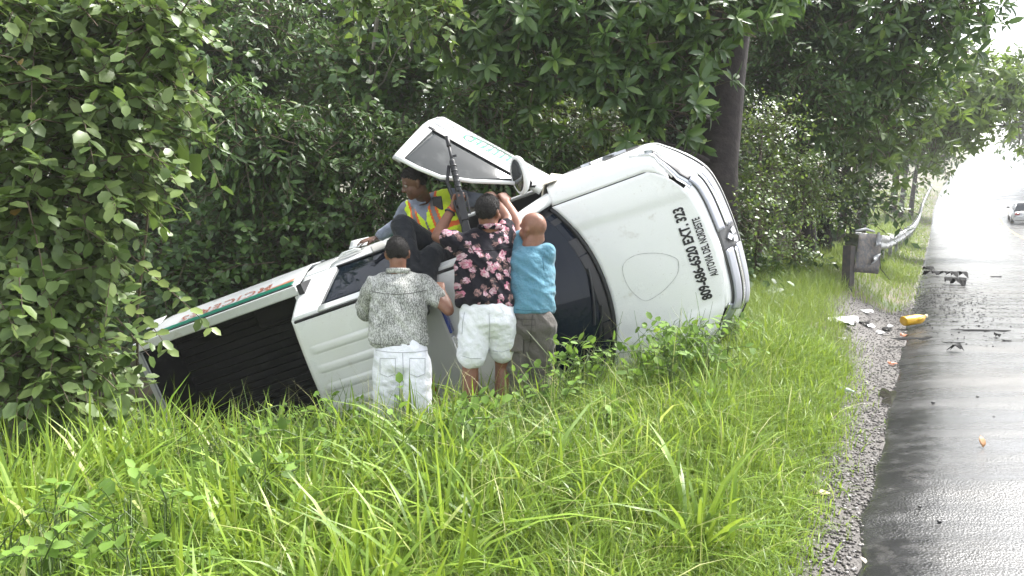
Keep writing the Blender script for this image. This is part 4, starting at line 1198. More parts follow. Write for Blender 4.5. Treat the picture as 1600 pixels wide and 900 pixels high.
torso(shm, SP, [(.062, .075), (.08, .12), (.11, .165), (.12, .17), (.125, .165), (.11, .16)], fw)
limb(shm, [P(666, 324, 5.94), shR], [.068, .068]); limb(shm, [P(666, 320, 5.94), shL], [.068, .070])
limb(shm, [shR, elR, mid(elR, wrR, .85)], [.070, .060, .046]); limb(shm, [shL, elL, mid(elL, wrL, .85)], [.072, .062, .048])
shD = finish(shm, 'shirt', M_guardshirt, pD, .011, 4, .007, (9, 9, 16), seed=21)
for sg in (1, -1):
    MB().add([nb + np.array(o_) for o_ in ((-.01 * sg - .02, -.075, .02), (.05 * sg - .02, -.06, .035), (.055 * sg - .03, -.085, -.03), (.0 - .03, -.10, -.045))], [(0, 1, 2, 3)]).build('collar', M_guardshirt, shD, False, solid=.006)
vm = MB()
torso(vm, SP[1:], [(.085, .14), (.135, .205), (.15, .21), (.15, .20), (.11, .17)], fw)
limb(vm, [P(666, 323, 5.94), mid(P(666, 323, 5.94), shR, .75)], [.080, .079]); limb(vm, [P(666, 319, 5.94), mid(P(666, 319, 5.94), shL, .78)], [.080, .081])
ax = nrm(SP[1] - SP[4]); sd = nrm(np.cross(ax, fw)); fr = np.cross(sd, ax)
if np.dot(sd, shL - shR) < 0: sd = -sd
fr = fr if np.dot(fr, fw) > 0 else -fr
def cls(c):
    d = c - SP[3]
    h_ = d @ ax; s_ = d @ sd; f_ = d @ fr
    k = np.zeros(len(c))
    a_ = np.abs(np.abs(s_) - .085)
    k[a_ < .034] = 1; k[a_ < .016] = 2
    k[(h_ < -.045) & (h_ > -.085)] = 1
    k[(f_ > 0) & (np.abs(s_ + .0) < (h_ - .02) * .50) & (h_ > .02)] = 3
    k[(np.abs(s_) < .008) & (f_ > 0) & (h_ < .02)] = 2
    return k
vest = finish(vm, 'vest', M_vest_y, pD, .0095, 3, .007, (9, 9, 14), mats=[M_vest_y, M_vest_o, M_vest_g, M_guardshirt], classify=cls, seed=4)
vest['label'] = 'yellow safety vest with orange and grey bands'
c_ = P(684, 318, 5.80)
MB().box(c_, (.075, .03, .11), Matrix.Rotation(R(-8), 3, 'Y')).build('radio_pouch', M_ink, vest, bevel=.008)
tr_ = MB()
tr_.tube([P(688, 370, 5.94), P(691, 384, 5.93), P(692, 398, 5.90)], [(.11, .15), (.13, .175), (.09, .14)], 16, up=fw)
limb(tr_, [hipR, mid(hipR, knR, .5), knR, mid(knR, anR, .4), anR], [.10, .098, .085, .076, .062])
limb(tr_, [hipL, mid(hipL, knL, .5), knL, mid(knL, anL, .4), anL], [.10, .098, .085, .076, .062])
finish(tr_, 'trousers', M_blackpants, pD, .011, 4, .007, (9, 9, 12), seed=31)
for an in (anR, anL): shoes(pD, an, (-.4, -.8, 0))
ring_at(wrR, elR, .10, .036, .006, 'watch', M_silver, pD)
from mathutils.bvhtree import BVHTree
def seam_on(obj, px_pts, m_, name='seam', rad=.0022, close=False):
    """a stitched line lying on a garment, traced where the garment faces the photographer"""
    me = obj.data; off = obj.matrix_world.translation
    bvh = BVHTree.FromPolygons([v_.co for v_ in me.vertices], [tuple(p.vertices) for p in me.polygons])
    dense = []
    for (x0, y0), (x1, y1) in zip(px_pts, px_pts[1:]):
        n_ = max(2, int(math.hypot(x1 - x0, y1 - y0) / 4))
        dense += [(x0 + (x1 - x0) * k / n_, y0 + (y1 - y0) * k / n_) for k in range(n_)]
    dense.append(px_pts[-1]); pts = []
    for x, y in dense:
        d_ = Vector(P(x, y, 1.0) - CAM).normalized()
        h_, nn_, _, _ = bvh.ray_cast(Vector(CAM), d_)
        if h_ is not None: pts.append(np.array(h_ + nn_ * .0012))
    if len(pts) > 1: MB().tube(pts, rad, 5).build(name, m_, obj, True)
def by_name(root, n): return [o for o in root.children if o.name.split('.')[0] == n][0]
M_seamw = mat('white_seam', (.40, .41, .44), .9); M_seamg = mat('grey_seam', (.05, .047, .043), .9); M_seamm = mat('mottled_seam', (.10, .10, .095), .9); M_seamb = mat('blue_seam', (.045, .14, .20), .9); M_seamk = mat('black_seam', (.004, .004, .005), .9)
o_ = by_name(pA, 'trousers')
seam_on(o_, [(583, 547), (606, 550), (628, 551), (650, 550), (672, 547)], M_seamw, 'waist_seam')
seam_on(o_, [(629, 552), (630, 575), (630, 598)], M_seamw)
for x0 in (594, 640): seam_on(o_, [(x0, 560), (x0 + 24, 560), (x0 + 24, 584), (x0 + 12, 589), (x0, 584), (x0, 560)], M_seamw, 'pocket_seam')
o_ = by_name(pA, 'shirt')
seam_on(o_, [(578, 455), (600, 459), (622, 460), (645, 458), (668, 453)], M_seamm, 'yoke_seam'); seam_on(o_, [(574, 536), (600, 539), (625, 540), (650, 538), (668, 535)], M_seamm, 'hem_seam')
o_ = by_name(pB, 'shorts')
seam_on(o_, [(764, 488), (765, 510), (764, 535)], M_seamw); seam_on(o_, [(722, 556), (736, 560), (752, 560)], M_seamw, 'hem_seam'); seam_on(o_, [(770, 548), (784, 550), (797, 546)], M_seamw, 'hem_seam'); seam_on(o_, [(726, 488), (723, 505), (722, 522)], M_seamw, 'pocket_seam', .003)
seam_on(by_name(pB, 'shirt'), [(716, 388), (745, 392), (770, 391), (796, 385)], M_seamk, 'yoke_seam')
o_ = by_name(pC, 'trousers')
seam_on(o_, [(806, 497), (816, 499), (836, 499), (836, 508), (816, 508), (816, 499)], M_seamg, 'pocket_seam'); seam_on(o_, [(832, 492), (830, 515), (828, 540)], M_seamg); seam_on(o_, [(798, 528), (808, 530), (818, 530), (818, 552), (800, 551)], M_seamg, 'pocket_seam')
seam_on(by_name(pC, 'shirt'), [(806, 483), (820, 485), (840, 485), (856, 482)], M_seamb, 'hem_seam'); seam_on(by_name(pC, 'shirt'), [(852, 391), (848, 405), (850, 422)], M_seamb, 'sleeve_seam')
for root in (pA, pB, pC, pD):
    for o in root.children:
        o.location = o.location - Vector(root.location)

# --- rifle held upright by the man in the floral shirt (built along +x: muzzle at x = .52)
rf = empty('rifle')
tag(rf, 'black rifle held muzzle up in front of the open door', 'rifle')
m0, m1 = P(698, 213, 5.40), P(724, 330, 5.30)
ax = nrm(m0 - m1); yv = nrm(np.cross((0, 1, 0), ax)); zv = np.cross(ax, yv)
RM = Matrix(np.stack([ax, yv, zv], 1).tolist()).to_4x4(); RM.translation = Vector(m0 - ax * .56)
rf.matrix_world = RM
# muzzle at local x=.56, stock end at about -.28 ; y towards picture right, z away from camera
MB().tube([(.30, 0, 0), (.51, 0, 0)], .011, 10).build('barrel', M_darkmetal, rf, True)
MB().tube([(.48, 0, 0), (.49, 0, 0), (.56, 0, 0)], [.016, .017, .016], 10).build('muzzle_brake', M_darkmetal, rf, True)
MB().tube([(.12, 0, 0), (.14, 0, 0), (.36, 0, 0), (.38, 0, 0)], [.018, .024, .022, .017], 12).build('hand_guard', M_blackplastic, rf, True)
for k in range(5): MB().tube([(.16 + .04 * k, 0, 0), (.172 + .04 * k, 0, 0)], .0252, 12).build('guard_rib', M_blackplastic, rf, True)
MB().box((.40, .022, 0), (.016, .035, .010)).build('front_sight', M_darkmetal, rf, bevel=.003)
MB().box((.02, 0, 0), (.22, .055, .036)).build('receiver', M_darkmetal, rf, bevel=.006)
MB().box((.03, .045, 0), (.16, .012, .016)).box((-.04, .034, 0), (.014, .03, .016)).box((.10, .034, 0), (.014, .03, .016)).build('carry_handle', M_darkmetal, rf, bevel=.003)
MB().box((.045, -.03, .07), (.055, .022, .13), Matrix.Rotation(R(-8), 3, 'Y')).build('magazine', M_darkmetal, rf, bevel=.005)
MB().box((-.065, -.02, .06), (.035, .026, .10), Matrix.Rotation(R(18), 3, 'Y')).build('grip', M_blackplastic, rf, bevel=.008)
MB().add([(-.09, .02, -.016), (-.09, -.022, -.016), (-.28, -.06, -.018), (-.28, .026, -.018), (-.09, .02, .016), (-.09, -.022, .016), (-.28, -.06, .018), (-.28, .026, .018)], [(0, 1, 2, 3), (7, 6, 5, 4), (0, 4, 5, 1), (1, 5, 6, 2), (2, 6, 7, 3), (3, 7, 4, 0)]).build('stock', M_blackplastic, rf, bevel=.006)
MB().tube([(.34, -.03, 0), (.22, -.07, .01), (.05, -.05, .03), (-.12, -.03, .035), (-.26, -.04, .01)], [(.003, .014)] * 5, 6).build('sling', M_ink, rf, True)
# ------------------------------------------------------------------ foliage
def leaf_mat(name, stops, trans=.30, tcol=(.30, .42, .06), rough=.42, spec=.5):
    m, nt, b = new_mat(name)
    at = nt.nodes.new('ShaderNodeAttribute'); at.attribute_name = 'tint'
    cr = nt.nodes.new('ShaderNodeValToRGB')
    for i, (p_, c_) in enumerate(stops):
        e = cr.color_ramp.elements[i] if i < 2 else cr.color_ramp.elements.new(p_)
        e.position = p_; e.color = (*c_, 1)
    nt.links.new(at.outputs['Fac'], cr.inputs['Fac'])
    nt.links.new(cr.outputs[0], b.inputs['Base Color'])
    b.inputs['Roughness'].default_value = rough; b.inputs['Specular IOR Level'].default_value = spec
    tl = nt.nodes.new('ShaderNodeBsdfTranslucent')
    mc = nt.nodes.new('ShaderNodeMix'); mc.data_type = 'RGBA'; mc.blend_type = 'MIX'; mc.inputs[0].default_value = .55
    nt.links.new(cr.outputs[0], mc.inputs[6]); mc.inputs[7].default_value = (*tcol, 1)
    nt.links.new(mc.outputs[2], tl.inputs['Color'])
    mx = nt.nodes.new('ShaderNodeMixShader'); mx.inputs[0].default_value = trans
    out = nt.nodes['Material Output']
    nt.links.new(b.outputs[0], mx.inputs[1]); nt.links.new(tl.outputs[0], mx.inputs[2]); nt.links.new(mx.outputs[0], out.inputs['Surface'])
    return m
def leaf_template(kind):
    if kind == 'round':   xs, ws, bend = (0, .24, .70, 1.0), (.29, .28), .12
    elif kind == 'lance': xs, ws, bend = (0, .30, .66, 1.0), (.15, .155), .14
    elif kind == 'heart': xs, ws, bend = (0, .16, .55, 1.0), (.36, .27), .16
    else:
        return np.array([(0, 0, 0), (.5, -.24, .05), (1, 0, -.04), (.5, .24, .05)]), np.array([(0, 1, 2), (0, 2, 3)])
    z = lambda x: -bend * x * x
    V = [(xs[0], 0, 0), (xs[1], 0, z(xs[1])), (xs[2], 0, z(xs[2])), (xs[3], 0, z(1))]
    for k in (0, 1):
        V.append((xs[k + 1], -ws[k], z(xs[k + 1]) + .055))
    for k in (0, 1):
        V.append((xs[k + 1], ws[k], z(xs[k + 1]) + .055))
    F = [(0, 4, 1), (1, 4, 5), (1, 5, 2), (2, 5, 3), (0, 1, 6), (1, 7, 6), (1, 2, 7), (2, 3, 7)]
    return np.array(V), np.array(F)
TPL = {k: leaf_template(k) for k in ('round', 'lance', 'heart', 'far')}
def frames(d, nup):
    x = d / (np.linalg.norm(d, axis=1, keepdims=True) + 1e-9)
    y = np.cross(nup, x); y /= (np.linalg.norm(y, axis=1, keepdims=True) + 1e-9)
    z = np.cross(x, y)
    return np.stack([x, y, z], 2)         # columns
def leaves_mesh(name, pos, Rm, size, tint, kind, m_, parent):
    Tv, Tf = TPL[kind]
    n = len(pos)
    wv = rng.uniform(.82, 1.15, (n, 1))
    L = np.repeat(Tv[None], n, 0) * size[:, None, None]
    L[:, :, 1] *= wv
    W = np.einsum('nij,nkj->nki', Rm, L) + pos[:, None, :]
    F = (Tf[None] + (np.arange(n) * len(Tv))[:, None, None]).reshape(-1, 3)
    return from_arrays(name, W.reshape(-1, 3), F, m_, parent, kind != 'far', {'tint': np.repeat(tint, len(Tv))})
_leafdata = {}
def leaf_object(kind, m_, t, parent, pos, Rm, size):
    key = (kind, m_.name, t)
    if key not in _leafdata:
        Tv, Tf = TPL[kind]
        me = bpy.data.meshes.new('leaf')
        me.from_pydata([tuple(v) for v in Tv], [], [tuple(int(i) for i in f) for f in Tf]); me.update()
        me.polygons.foreach_set('use_smooth', np.ones(len(me.polygons), dtype=bool))
        a = me.attributes.new('tint', 'FLOAT', 'POINT'); a.data.foreach_set('value', np.full(len(Tv), t, dtype=np.float32))
        me.materials.append(m_); _leafdata[key] = me
    o = bpy.data.objects.new('leaf', _leafdata[key])
    link(o, parent)
    M = Matrix((Rm * size).tolist()).to_4x4(); M.translation = Vector(pos) - Vector(parent.location)
    o.matrix_local = M
    return o
def project(p):
    d = p - CAM; z = d @ FW
    return 800 + FPX * (d @ RT) / z, 450 - FPX * (d @ UP) / z, z

def rand_dirs(n):
    v = rng.normal(size=(n, 3)); return v / np.linalg.norm(v, axis=1, keepdims=True)
def sprays(clumps, per, K, tl, droop, lsize, mode, up_bias=.25, face=None):
    """twigs grown outwards from each clump; returns twig polylines and leaf pos / dir / normal / size.
       clumps: (centre xyz, radius)"""
    Pt, Dr, Nm, Sz, tw = [], [], [], [], []
    for c, r in clumps:
        M = max(3, int(per * r * r))
        d = rand_dirs(M); d[:, 2] = d[:, 2] * .8 + up_bias
        if face is not None: d += np.array(face) * rng.uniform(0, .9, (M, 1))
        d /= np.linalg.norm(d, axis=1, keepdims=True)
        s0 = np.array(c) + rand_dirs(M) * (rng.uniform(.15, .75, (M, 1)) * r) * np.array((1, 1, .9))
        ln = tl * rng.uniform(.6, 1.3, M)
        # side vector
        sv = np.cross(d, rand_dirs(M)); sv /= np.linalg.norm(sv, axis=1, keepdims=True) + 1e-9
        def at(t): return s0 + d * (ln * t)[:, None] + np.array((0, 0, -1.0)) * (droop * ln * t * t)[:, None]
        tw.append(np.stack([at(0.0), at(.5), at(1.0)], 1))
        ts = np.linspace(.18, 1.0, K) if mode != 'rosette' else np.linspace(.88, 1.0, K)
        for i, t in enumerate(ts):
            p = at(t)
            if mode == 'rosette':
                a = i * 2.399; sv2 = np.cross(d, sv)
                rd = sv * math.cos(a) + sv2 * math.sin(a)
                ld = rd * (1.0 if i < K * .6 else .75) + d * (.35 if i < K * .6 else .75) + rng.normal(0, .18, (M, 3)); ld[:, 2] -= .18
                nm = d + rng.normal(0, .25, (M, 3)); nm[:, 2] += .35
            else:
                sg = 1 if i % 2 else -1
                ld = d * .55 + sv * sg * .8 + rng.normal(0, .28, (M, 3)); ld[:, 2] -= .22 + droop * .3
                nm = rng.normal(0, .38, (M, 3)); nm[:, 2] += 1.0
                nm += d * .45
            Pt.append(p); Dr.append(ld); Nm.append(nm); Sz.append(lsize * rng.uniform(.6, 1.25, M) * (1 - .25 * t * (mode != 'rosette')))
    return np.concatenate(tw), np.concatenate(Pt), np.concatenate(Dr), np.concatenate(Nm), np.concatenate(Sz)
def twig_mesh(name, tw, r0, m_, parent):
    n = len(tw)
    a = np.array([(math.cos(t), math.sin(t)) for t in (0, 2.09, 4.19)])
    d = tw[:, 2] - tw[:, 0]; d /= np.linalg.norm(d, axis=1, keepdims=True) + 1e-9
    s = np.cross(d, np.array((.3, .2, 1.0))); s /= np.linalg.norm(s, axis=1, keepdims=True) + 1e-9
    q = np.cross(d, s)
    V = np.empty((n, 3, 3, 3))
    for i, rr in enumerate((r0, r0 * .7, r0 * .3)):
        for k in range(3): V[:, i, k] = tw[:, i] + (s * a[k, 0] + q * a[k, 1]) * rr
    f = []
    for i in range(2):
        for k in range(3): f.append((i * 3 + k, i * 3 + (k + 1) % 3, (i + 1) * 3 + (k + 1) % 3, (i + 1) * 3 + k))
    F = (np.array(f)[None] + (np.arange(n) * 9)[:, None, None]).reshape(-1, 4)
    return from_arrays(name, V.reshape(-1, 3), F, m_, parent)
M_bark = mat('brown_bark', (.075, .058, .045), .9, col2=(.15, .12, .095), scale=14, bump=.9, bscale=30)
M_darkbark = mat('dark_bark', (.020, .015, .015), .9, col2=(.042, .033, .032), scale=10, bump=1.0, bscale=24)
M_palebark = mat('pale_bark', (.24, .22, .19), .85, col2=(.10, .09, .075), scale=9, bump=.6, bscale=40)
M_twig = mat('twig_bark', (.10, .075, .05), .85)

def gz(x, y): return float(terrain(x, y))
def wob_path(a, b_, n, amp, seed):
    a = np.array(a, float); b_ = np.array(b_, float); out = []
    for i in range(n + 1):
        t = i / n; p = a + (b_ - a) * t
        w = np.array((noise.noise(Vector((t * 3, seed, 0))), noise.noise(Vector((t * 3, seed, 9))), 0)) * amp * min(1, t * 3)
        out.append(p + w)
    return out
def plant(name, label, cat, group, base, clumps, kind, m_, per=220, K=9, tl=.5, droop=.25, lsize=.09, mode='spray', n_ind=0,
          trunk=None, bark=None, limbs=True, tint=(.15, .85), up_bias=.25, face=(0, -.5, 0), r_trunk=.1, lift=0, limb_r=.035, crown='crown'):
    base = np.array(base, float)
    root = empty(name, tuple(base)); tag(root, label, cat, group)
    loc = Vector(root.location)
    tw, p, d, nm, sz = sprays(clumps, per, K, tl, droop, lsize, mode, up_bias, face)
    fr = frames(d, nm)
    # colour: tone varies at random from leaf to leaf
    tn = rng.beta(2.2, 2.6, len(p)) * (tint[1] - tint[0]) + tint[0]
    old = rng.uniform(0, 1, len(p)) < .0002; tn[old] = .99
    keep = np.ones(len(p), bool)
    if n_ind:
        x_, y_, z_ = project(p)
        ok = (x_ > 5) & (x_ < 1595) & (y_ > 5) & (y_ < 640)
        # those that show largest: nearest of the view cell they fall in
        score = np.where(ok, sz / z_ * (1 + .0 * z_), 0)
        cell = (x_ // 16).astype(int) * 1000 + (y_ // 16).astype(int)
        order = np.argsort(z_)
        seen = set(); pick = []
        for i in order:
            if not ok[i] or sz[i] * FPX / z_[i] < 10: continue
            if cell[i] in seen: continue
            seen.add(cell[i]); pick.append(i)
            if len(pick) >= n_ind: break
        for i in pick:
            leaf_object(kind, m_, round(float(tn[i]) * 5) / 5, root, p[i], fr[i], float(sz[i]))
        keep[pick] = False
    o = leaves_mesh(crown, p[keep] - base, fr[keep], sz[keep], tn[keep], kind, m_, root); o['kind'] = 'stuff'
    t_ = twig_mesh('twigs', tw - base, max(.0035, lsize * .05), M_twig, root); t_['kind'] = 'stuff'
    if trunk is not None:
        # trunk polyline (world) with radii, then a limb to each clump
        pts, rr = trunk
        mb = MB().tube([np.array(q) - base for q in pts], rr, 14)
        mb.build('trunk', bark or M_bark, root, True)
        if limbs:
            for j, (c, r) in enumerate(clumps):
                c = np.array(c)
                k = min(range(len(pts)), key=lambda i: np.linalg.norm(np.array(pts[i]) - c) + (0 if pts[i][2] < c[2] + .3 else 3))
                q = wob_path(np.array(pts[k]) - base, c - base, 5, .25, j * 1.7)
                MB().tube(q, [limb_r * (1 - .14 * i) for i in range(6)], 7).build('limb', bark or M_bark, root, True)
    return root

# leaf colours
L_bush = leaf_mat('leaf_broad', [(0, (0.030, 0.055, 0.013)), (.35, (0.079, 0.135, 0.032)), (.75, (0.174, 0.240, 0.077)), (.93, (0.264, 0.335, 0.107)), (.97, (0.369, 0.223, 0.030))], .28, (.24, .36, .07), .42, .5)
L_dark = leaf_mat('leaf_dark', [(0, (0.019, 0.049, 0.012)), (.4, (0.050, 0.105, 0.024)), (.8, (0.107, 0.194, 0.037)), (.94, (0.271, 0.346, 0.052)), (.98, (0.466, 0.327, 0.052))], .25, (.12, .20, .04), .45)  # dark green foliage of the thicket and forest trees
L_lance = leaf_mat('leaf_glossy', [(0, (0.023, 0.055, 0.015)), (.4, (0.054, 0.112, 0.028)), (.8, (0.120, 0.204, 0.041)), (.94, (0.258, 0.358, 0.055)), (.98, (0.674, 0.261, 0.055))], .25, (.15, .25, .05), .36, .5)
L_light = leaf_mat('leaf_light', [(0, (0.034, 0.069, 0.017)), (.4, (0.081, 0.138, 0.032)), (.8, (0.149, 0.230, 0.052)), (.94, (0.230, 0.299, 0.069)), (.98, (0.391, 0.230, 0.057))], .32, (.30, .42, .07), .4)
L_weed = leaf_mat('leaf_weed', [(0, (0.052, 0.104, 0.017)), (.4, (0.111, 0.195, 0.033)), (.8, (0.182, 0.305, 0.055)), (.95, (0.286, 0.403, 0.088)), (.99, (0.455, 0.390, 0.066))], .32, (.32, .50, .08), .6, .25)
def C(px, py, d, r): return (P(px, py, d), r)

# --- the leafy bush at the left edge
cl = [C(40, 60, 5.3, .62), C(150, 40, 5.4, .6), C(240, 50, 5.4, .42), C(60, 190, 5.1, .55), C(170, 170, 5.2, .48), C(255, 130, 5.35, .33), C(60, 320, 5.0, .52), C(160, 290, 5.1, .42), C(205, 235, 5.3, .30),
      C(20, 450, 4.9, .50), C(95, 430, 5.0, .40), C(150, 390, 5.2, .26), C(40, 550, 4.8, .42), C(90, 520, 5.0, .32), C(150, 470, 5.2, .18), C(20, 620, 4.7, .34), C(100, 610, 5.3, .4), C(150, 600, 5.7, .26), C(120, 560, 5.5, .3), C(40, 560, 5.4, .5), C(-60, 150, 5.3, .6), C(-60, 400, 5.1, .6)]
b0 = P(60, 640, 5.3); b0 = np.array((b0[0], b0[1], gz(b0[0], b0[1])))
tp = [tuple(b0 - (0, 0, .1)), tuple(P(70, 520, 5.5)), tuple(P(90, 300, 5.6)), tuple(P(110, 80, 5.7))]
bush = plant('broadleaf_bush', 'tall bright green round-leaved bush filling the left edge, beside the truck tail', 'bush', None, b0, cl, 'round', L_bush, per=215, K=10, tl=.52, droop=.5, lsize=.138, n_ind=300,
             trunk=(tp, [.05, .045, .035, .02]), bark=M_bark, tint=(.15, .95), face=(.35, -.7, .1), limb_r=.016, crown='foliage')
# drooping spray that hangs over the tail of the truck
for k, (a_, m_, e_) in enumerate((((200, 395, 5.1), (262, 450, 5.3), (330, 512, 5.55)), ((175, 455, 4.95), (230, 490, 5.1), (262, 545, 5.2)), ((225, 270, 5.1), (215, 340, 5.1), (232, 300, 5.0)))):
    A_, M_, E_ = P(*a_), P(*m_), P(*e_)
    pts = [A_ * (1 - t) ** 2 + M_ * 2 * t * (1 - t) + E_ * t * t for t in np.linspace(0, 1, 9)]
    MB().tube([q - b0 for q in pts], [.006 - .0005 * i for i in range(9)], 6).build('stem', M_twig, bush, True)
    for i, q in enumerate(pts[1:]):
        for sg in (1, -1):
            d = np.array((sg * .55 + .3, -.25, -.35 + rng.normal(0, .25))) + rng.normal(0, .2, 3)
            f = frames(d[None], np.array([[rng.normal(0, .3), -.6, 1.0]]))[0]
            leaf_object('round', L_bush, float(rng.choice([.6, .8, .9])), bush, q, f, float(rng.uniform(.085, .12)))
# big heart-shaped climber leaves at the bush's right edge
hb = P(170, 200, 6.0); hbz = np.array((hb[0], hb[1], gz(hb[0], hb[1])))
hv = empty('climbing_vine', tuple(hbz)); tag(hv, 'climbing vine with large ribbed heart-shaped leaves beside the round-leaved bush', 'vine')
vp = [hbz, P(215, 480, 6.0), P(235, 300, 6.0), P(280, 150, 5.8), P(312, 90, 5.7)]
MB().tube([q - hbz for q in vp], [.012, .011, .010, .008, .005], 8).build('stem', M_twig, hv, True)
for px_, py_, s_, t_ in ((312, 95, .20, .93), (298, 85, .18, .9), (288, 165, .26, .55), (262, 160, .22, .8), (280, 215, .24, .3), (300, 240, .22, .25), (255, 130, .2, .9), (270, 100, .19, .85), (310, 190, .22, .4), (285, 260, .2, .2)):
    f = frames(np.array([[rng.normal(.15, .25), -.35, -.9]]), np.array([[rng.normal(0, .35), -1.0, .5]]))[0]
    leaf_object('heart', L_bush, t_, hv, P(px_, py_, 5.65), f, s_)

# --- shrubs of the dark thicket behind the truck
thick = [
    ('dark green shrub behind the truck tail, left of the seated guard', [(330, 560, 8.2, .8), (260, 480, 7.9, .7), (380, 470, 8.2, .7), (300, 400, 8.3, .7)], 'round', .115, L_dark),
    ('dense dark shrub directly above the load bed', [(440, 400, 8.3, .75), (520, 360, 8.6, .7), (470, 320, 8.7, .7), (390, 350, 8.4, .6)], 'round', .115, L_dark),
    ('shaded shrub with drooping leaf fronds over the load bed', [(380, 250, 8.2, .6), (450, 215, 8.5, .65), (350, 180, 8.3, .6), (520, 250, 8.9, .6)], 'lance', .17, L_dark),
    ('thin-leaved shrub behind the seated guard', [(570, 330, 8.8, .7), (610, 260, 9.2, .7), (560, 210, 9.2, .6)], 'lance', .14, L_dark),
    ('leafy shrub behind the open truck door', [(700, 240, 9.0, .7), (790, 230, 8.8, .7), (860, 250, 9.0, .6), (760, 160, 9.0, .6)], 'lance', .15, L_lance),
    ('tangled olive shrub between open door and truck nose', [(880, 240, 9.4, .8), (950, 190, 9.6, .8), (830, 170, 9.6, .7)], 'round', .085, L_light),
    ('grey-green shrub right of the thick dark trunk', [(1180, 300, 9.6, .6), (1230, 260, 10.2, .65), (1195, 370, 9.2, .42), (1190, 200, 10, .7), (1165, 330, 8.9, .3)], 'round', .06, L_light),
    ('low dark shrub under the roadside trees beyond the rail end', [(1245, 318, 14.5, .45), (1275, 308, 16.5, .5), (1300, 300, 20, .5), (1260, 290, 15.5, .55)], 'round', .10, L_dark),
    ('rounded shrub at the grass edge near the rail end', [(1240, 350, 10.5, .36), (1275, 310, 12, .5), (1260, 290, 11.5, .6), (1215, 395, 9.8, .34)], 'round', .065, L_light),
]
for i, (lab, cs, kd, ls, m_) in enumerate(thick):
    cc_ = [C(*q) for q in cs]
    cx_, cy_ = np.mean([q[0][0] for q in cc_]), np.mean([q[0][1] for q in cc_]) + .2
    zb = gz(cx_, cy_)
    top = max(cc_, key=lambda q: q[0][2])[0]
    tr_pts = [(cx_, cy_, zb - .1), (cx_ + .05, cy_, zb + .6), tuple((np.array((cx_, cy_, zb)) + top) / 2), tuple(top)]
    plant('forest_shrub', lab, 'shrub', 'shrubs of the thicket behind the truck', (cx_, cy_, zb), cc_, kd, m_, per=230, K=10, tl=.55, droop=.45 if kd == 'lance' else .3, lsize=ls, n_ind=60,
          trunk=(tr_pts, [.05, .045, .035, .02]), bark=M_bark, tint=(.12, .93), limb_r=.02, crown='foliage')

# --- slim trees of the forest, two deep
slim = [
    ('slim forest tree over the load bed, leftmost of the back row', 300, 11.0, .09, [(300, 60, 1.1), (230, 150, 1.0), (370, 110, 1.0), (280, 260, .9)], M_bark),
    ('slim forest tree with dark crown above the load bed', 430, 11.5, .10, [(430, 40, 1.1), (500, 110, 1.0), (400, 150, 1.0), (470, 250, .9)], M_bark),
    ('slim pale-stemmed forest tree behind the seated guard', 618, 10.5, .07, [(600, 30, .9), (560, 120, .9), (660, 120, .7)], M_palebark),
    ('pale-trunked forest tree near the top of the open door', 742, 11.5, .13, [(720, -60, .9), (820, -20, .8), (680, 60, .8)], M_palebark),
    ('grey-stemmed forest tree behind the truck nose', 905, 12.0, .10, [(900, 40, 1.0), (960, 120, 1.0), (850, 120, .9)], M_bark),
    ('forest tree with thin grey branches right of the thick trunk', 1215, 12.0, .09, [(1210, 60, 1.0), (1260, 140, .9), (1180, 120, .9)], M_palebark),
]
for i, (lab, px_, d_, r_, cs, bk) in enumerate(slim):
    b_ = P(px_, 330, d_); zb = gz(b_[0], b_[1])
    pts = wob_path((b_[0], b_[1], zb - .2), P(px_ + random.Random(i).uniform(-25, 25), -120, d_), 8, .5, i * 3.1)
    cc_ = [(P(a, c, d_ - .2 - .3 * (k % 2)), r) for k, (a, c, r) in enumerate(cs)]
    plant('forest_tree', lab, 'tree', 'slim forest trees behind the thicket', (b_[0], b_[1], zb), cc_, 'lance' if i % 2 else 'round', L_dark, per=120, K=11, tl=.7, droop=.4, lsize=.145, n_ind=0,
          trunk=(pts, [r_ * (1 - .07 * k) for k in range(9)]), bark=bk, tint=(.1, .92), limb_r=.035)
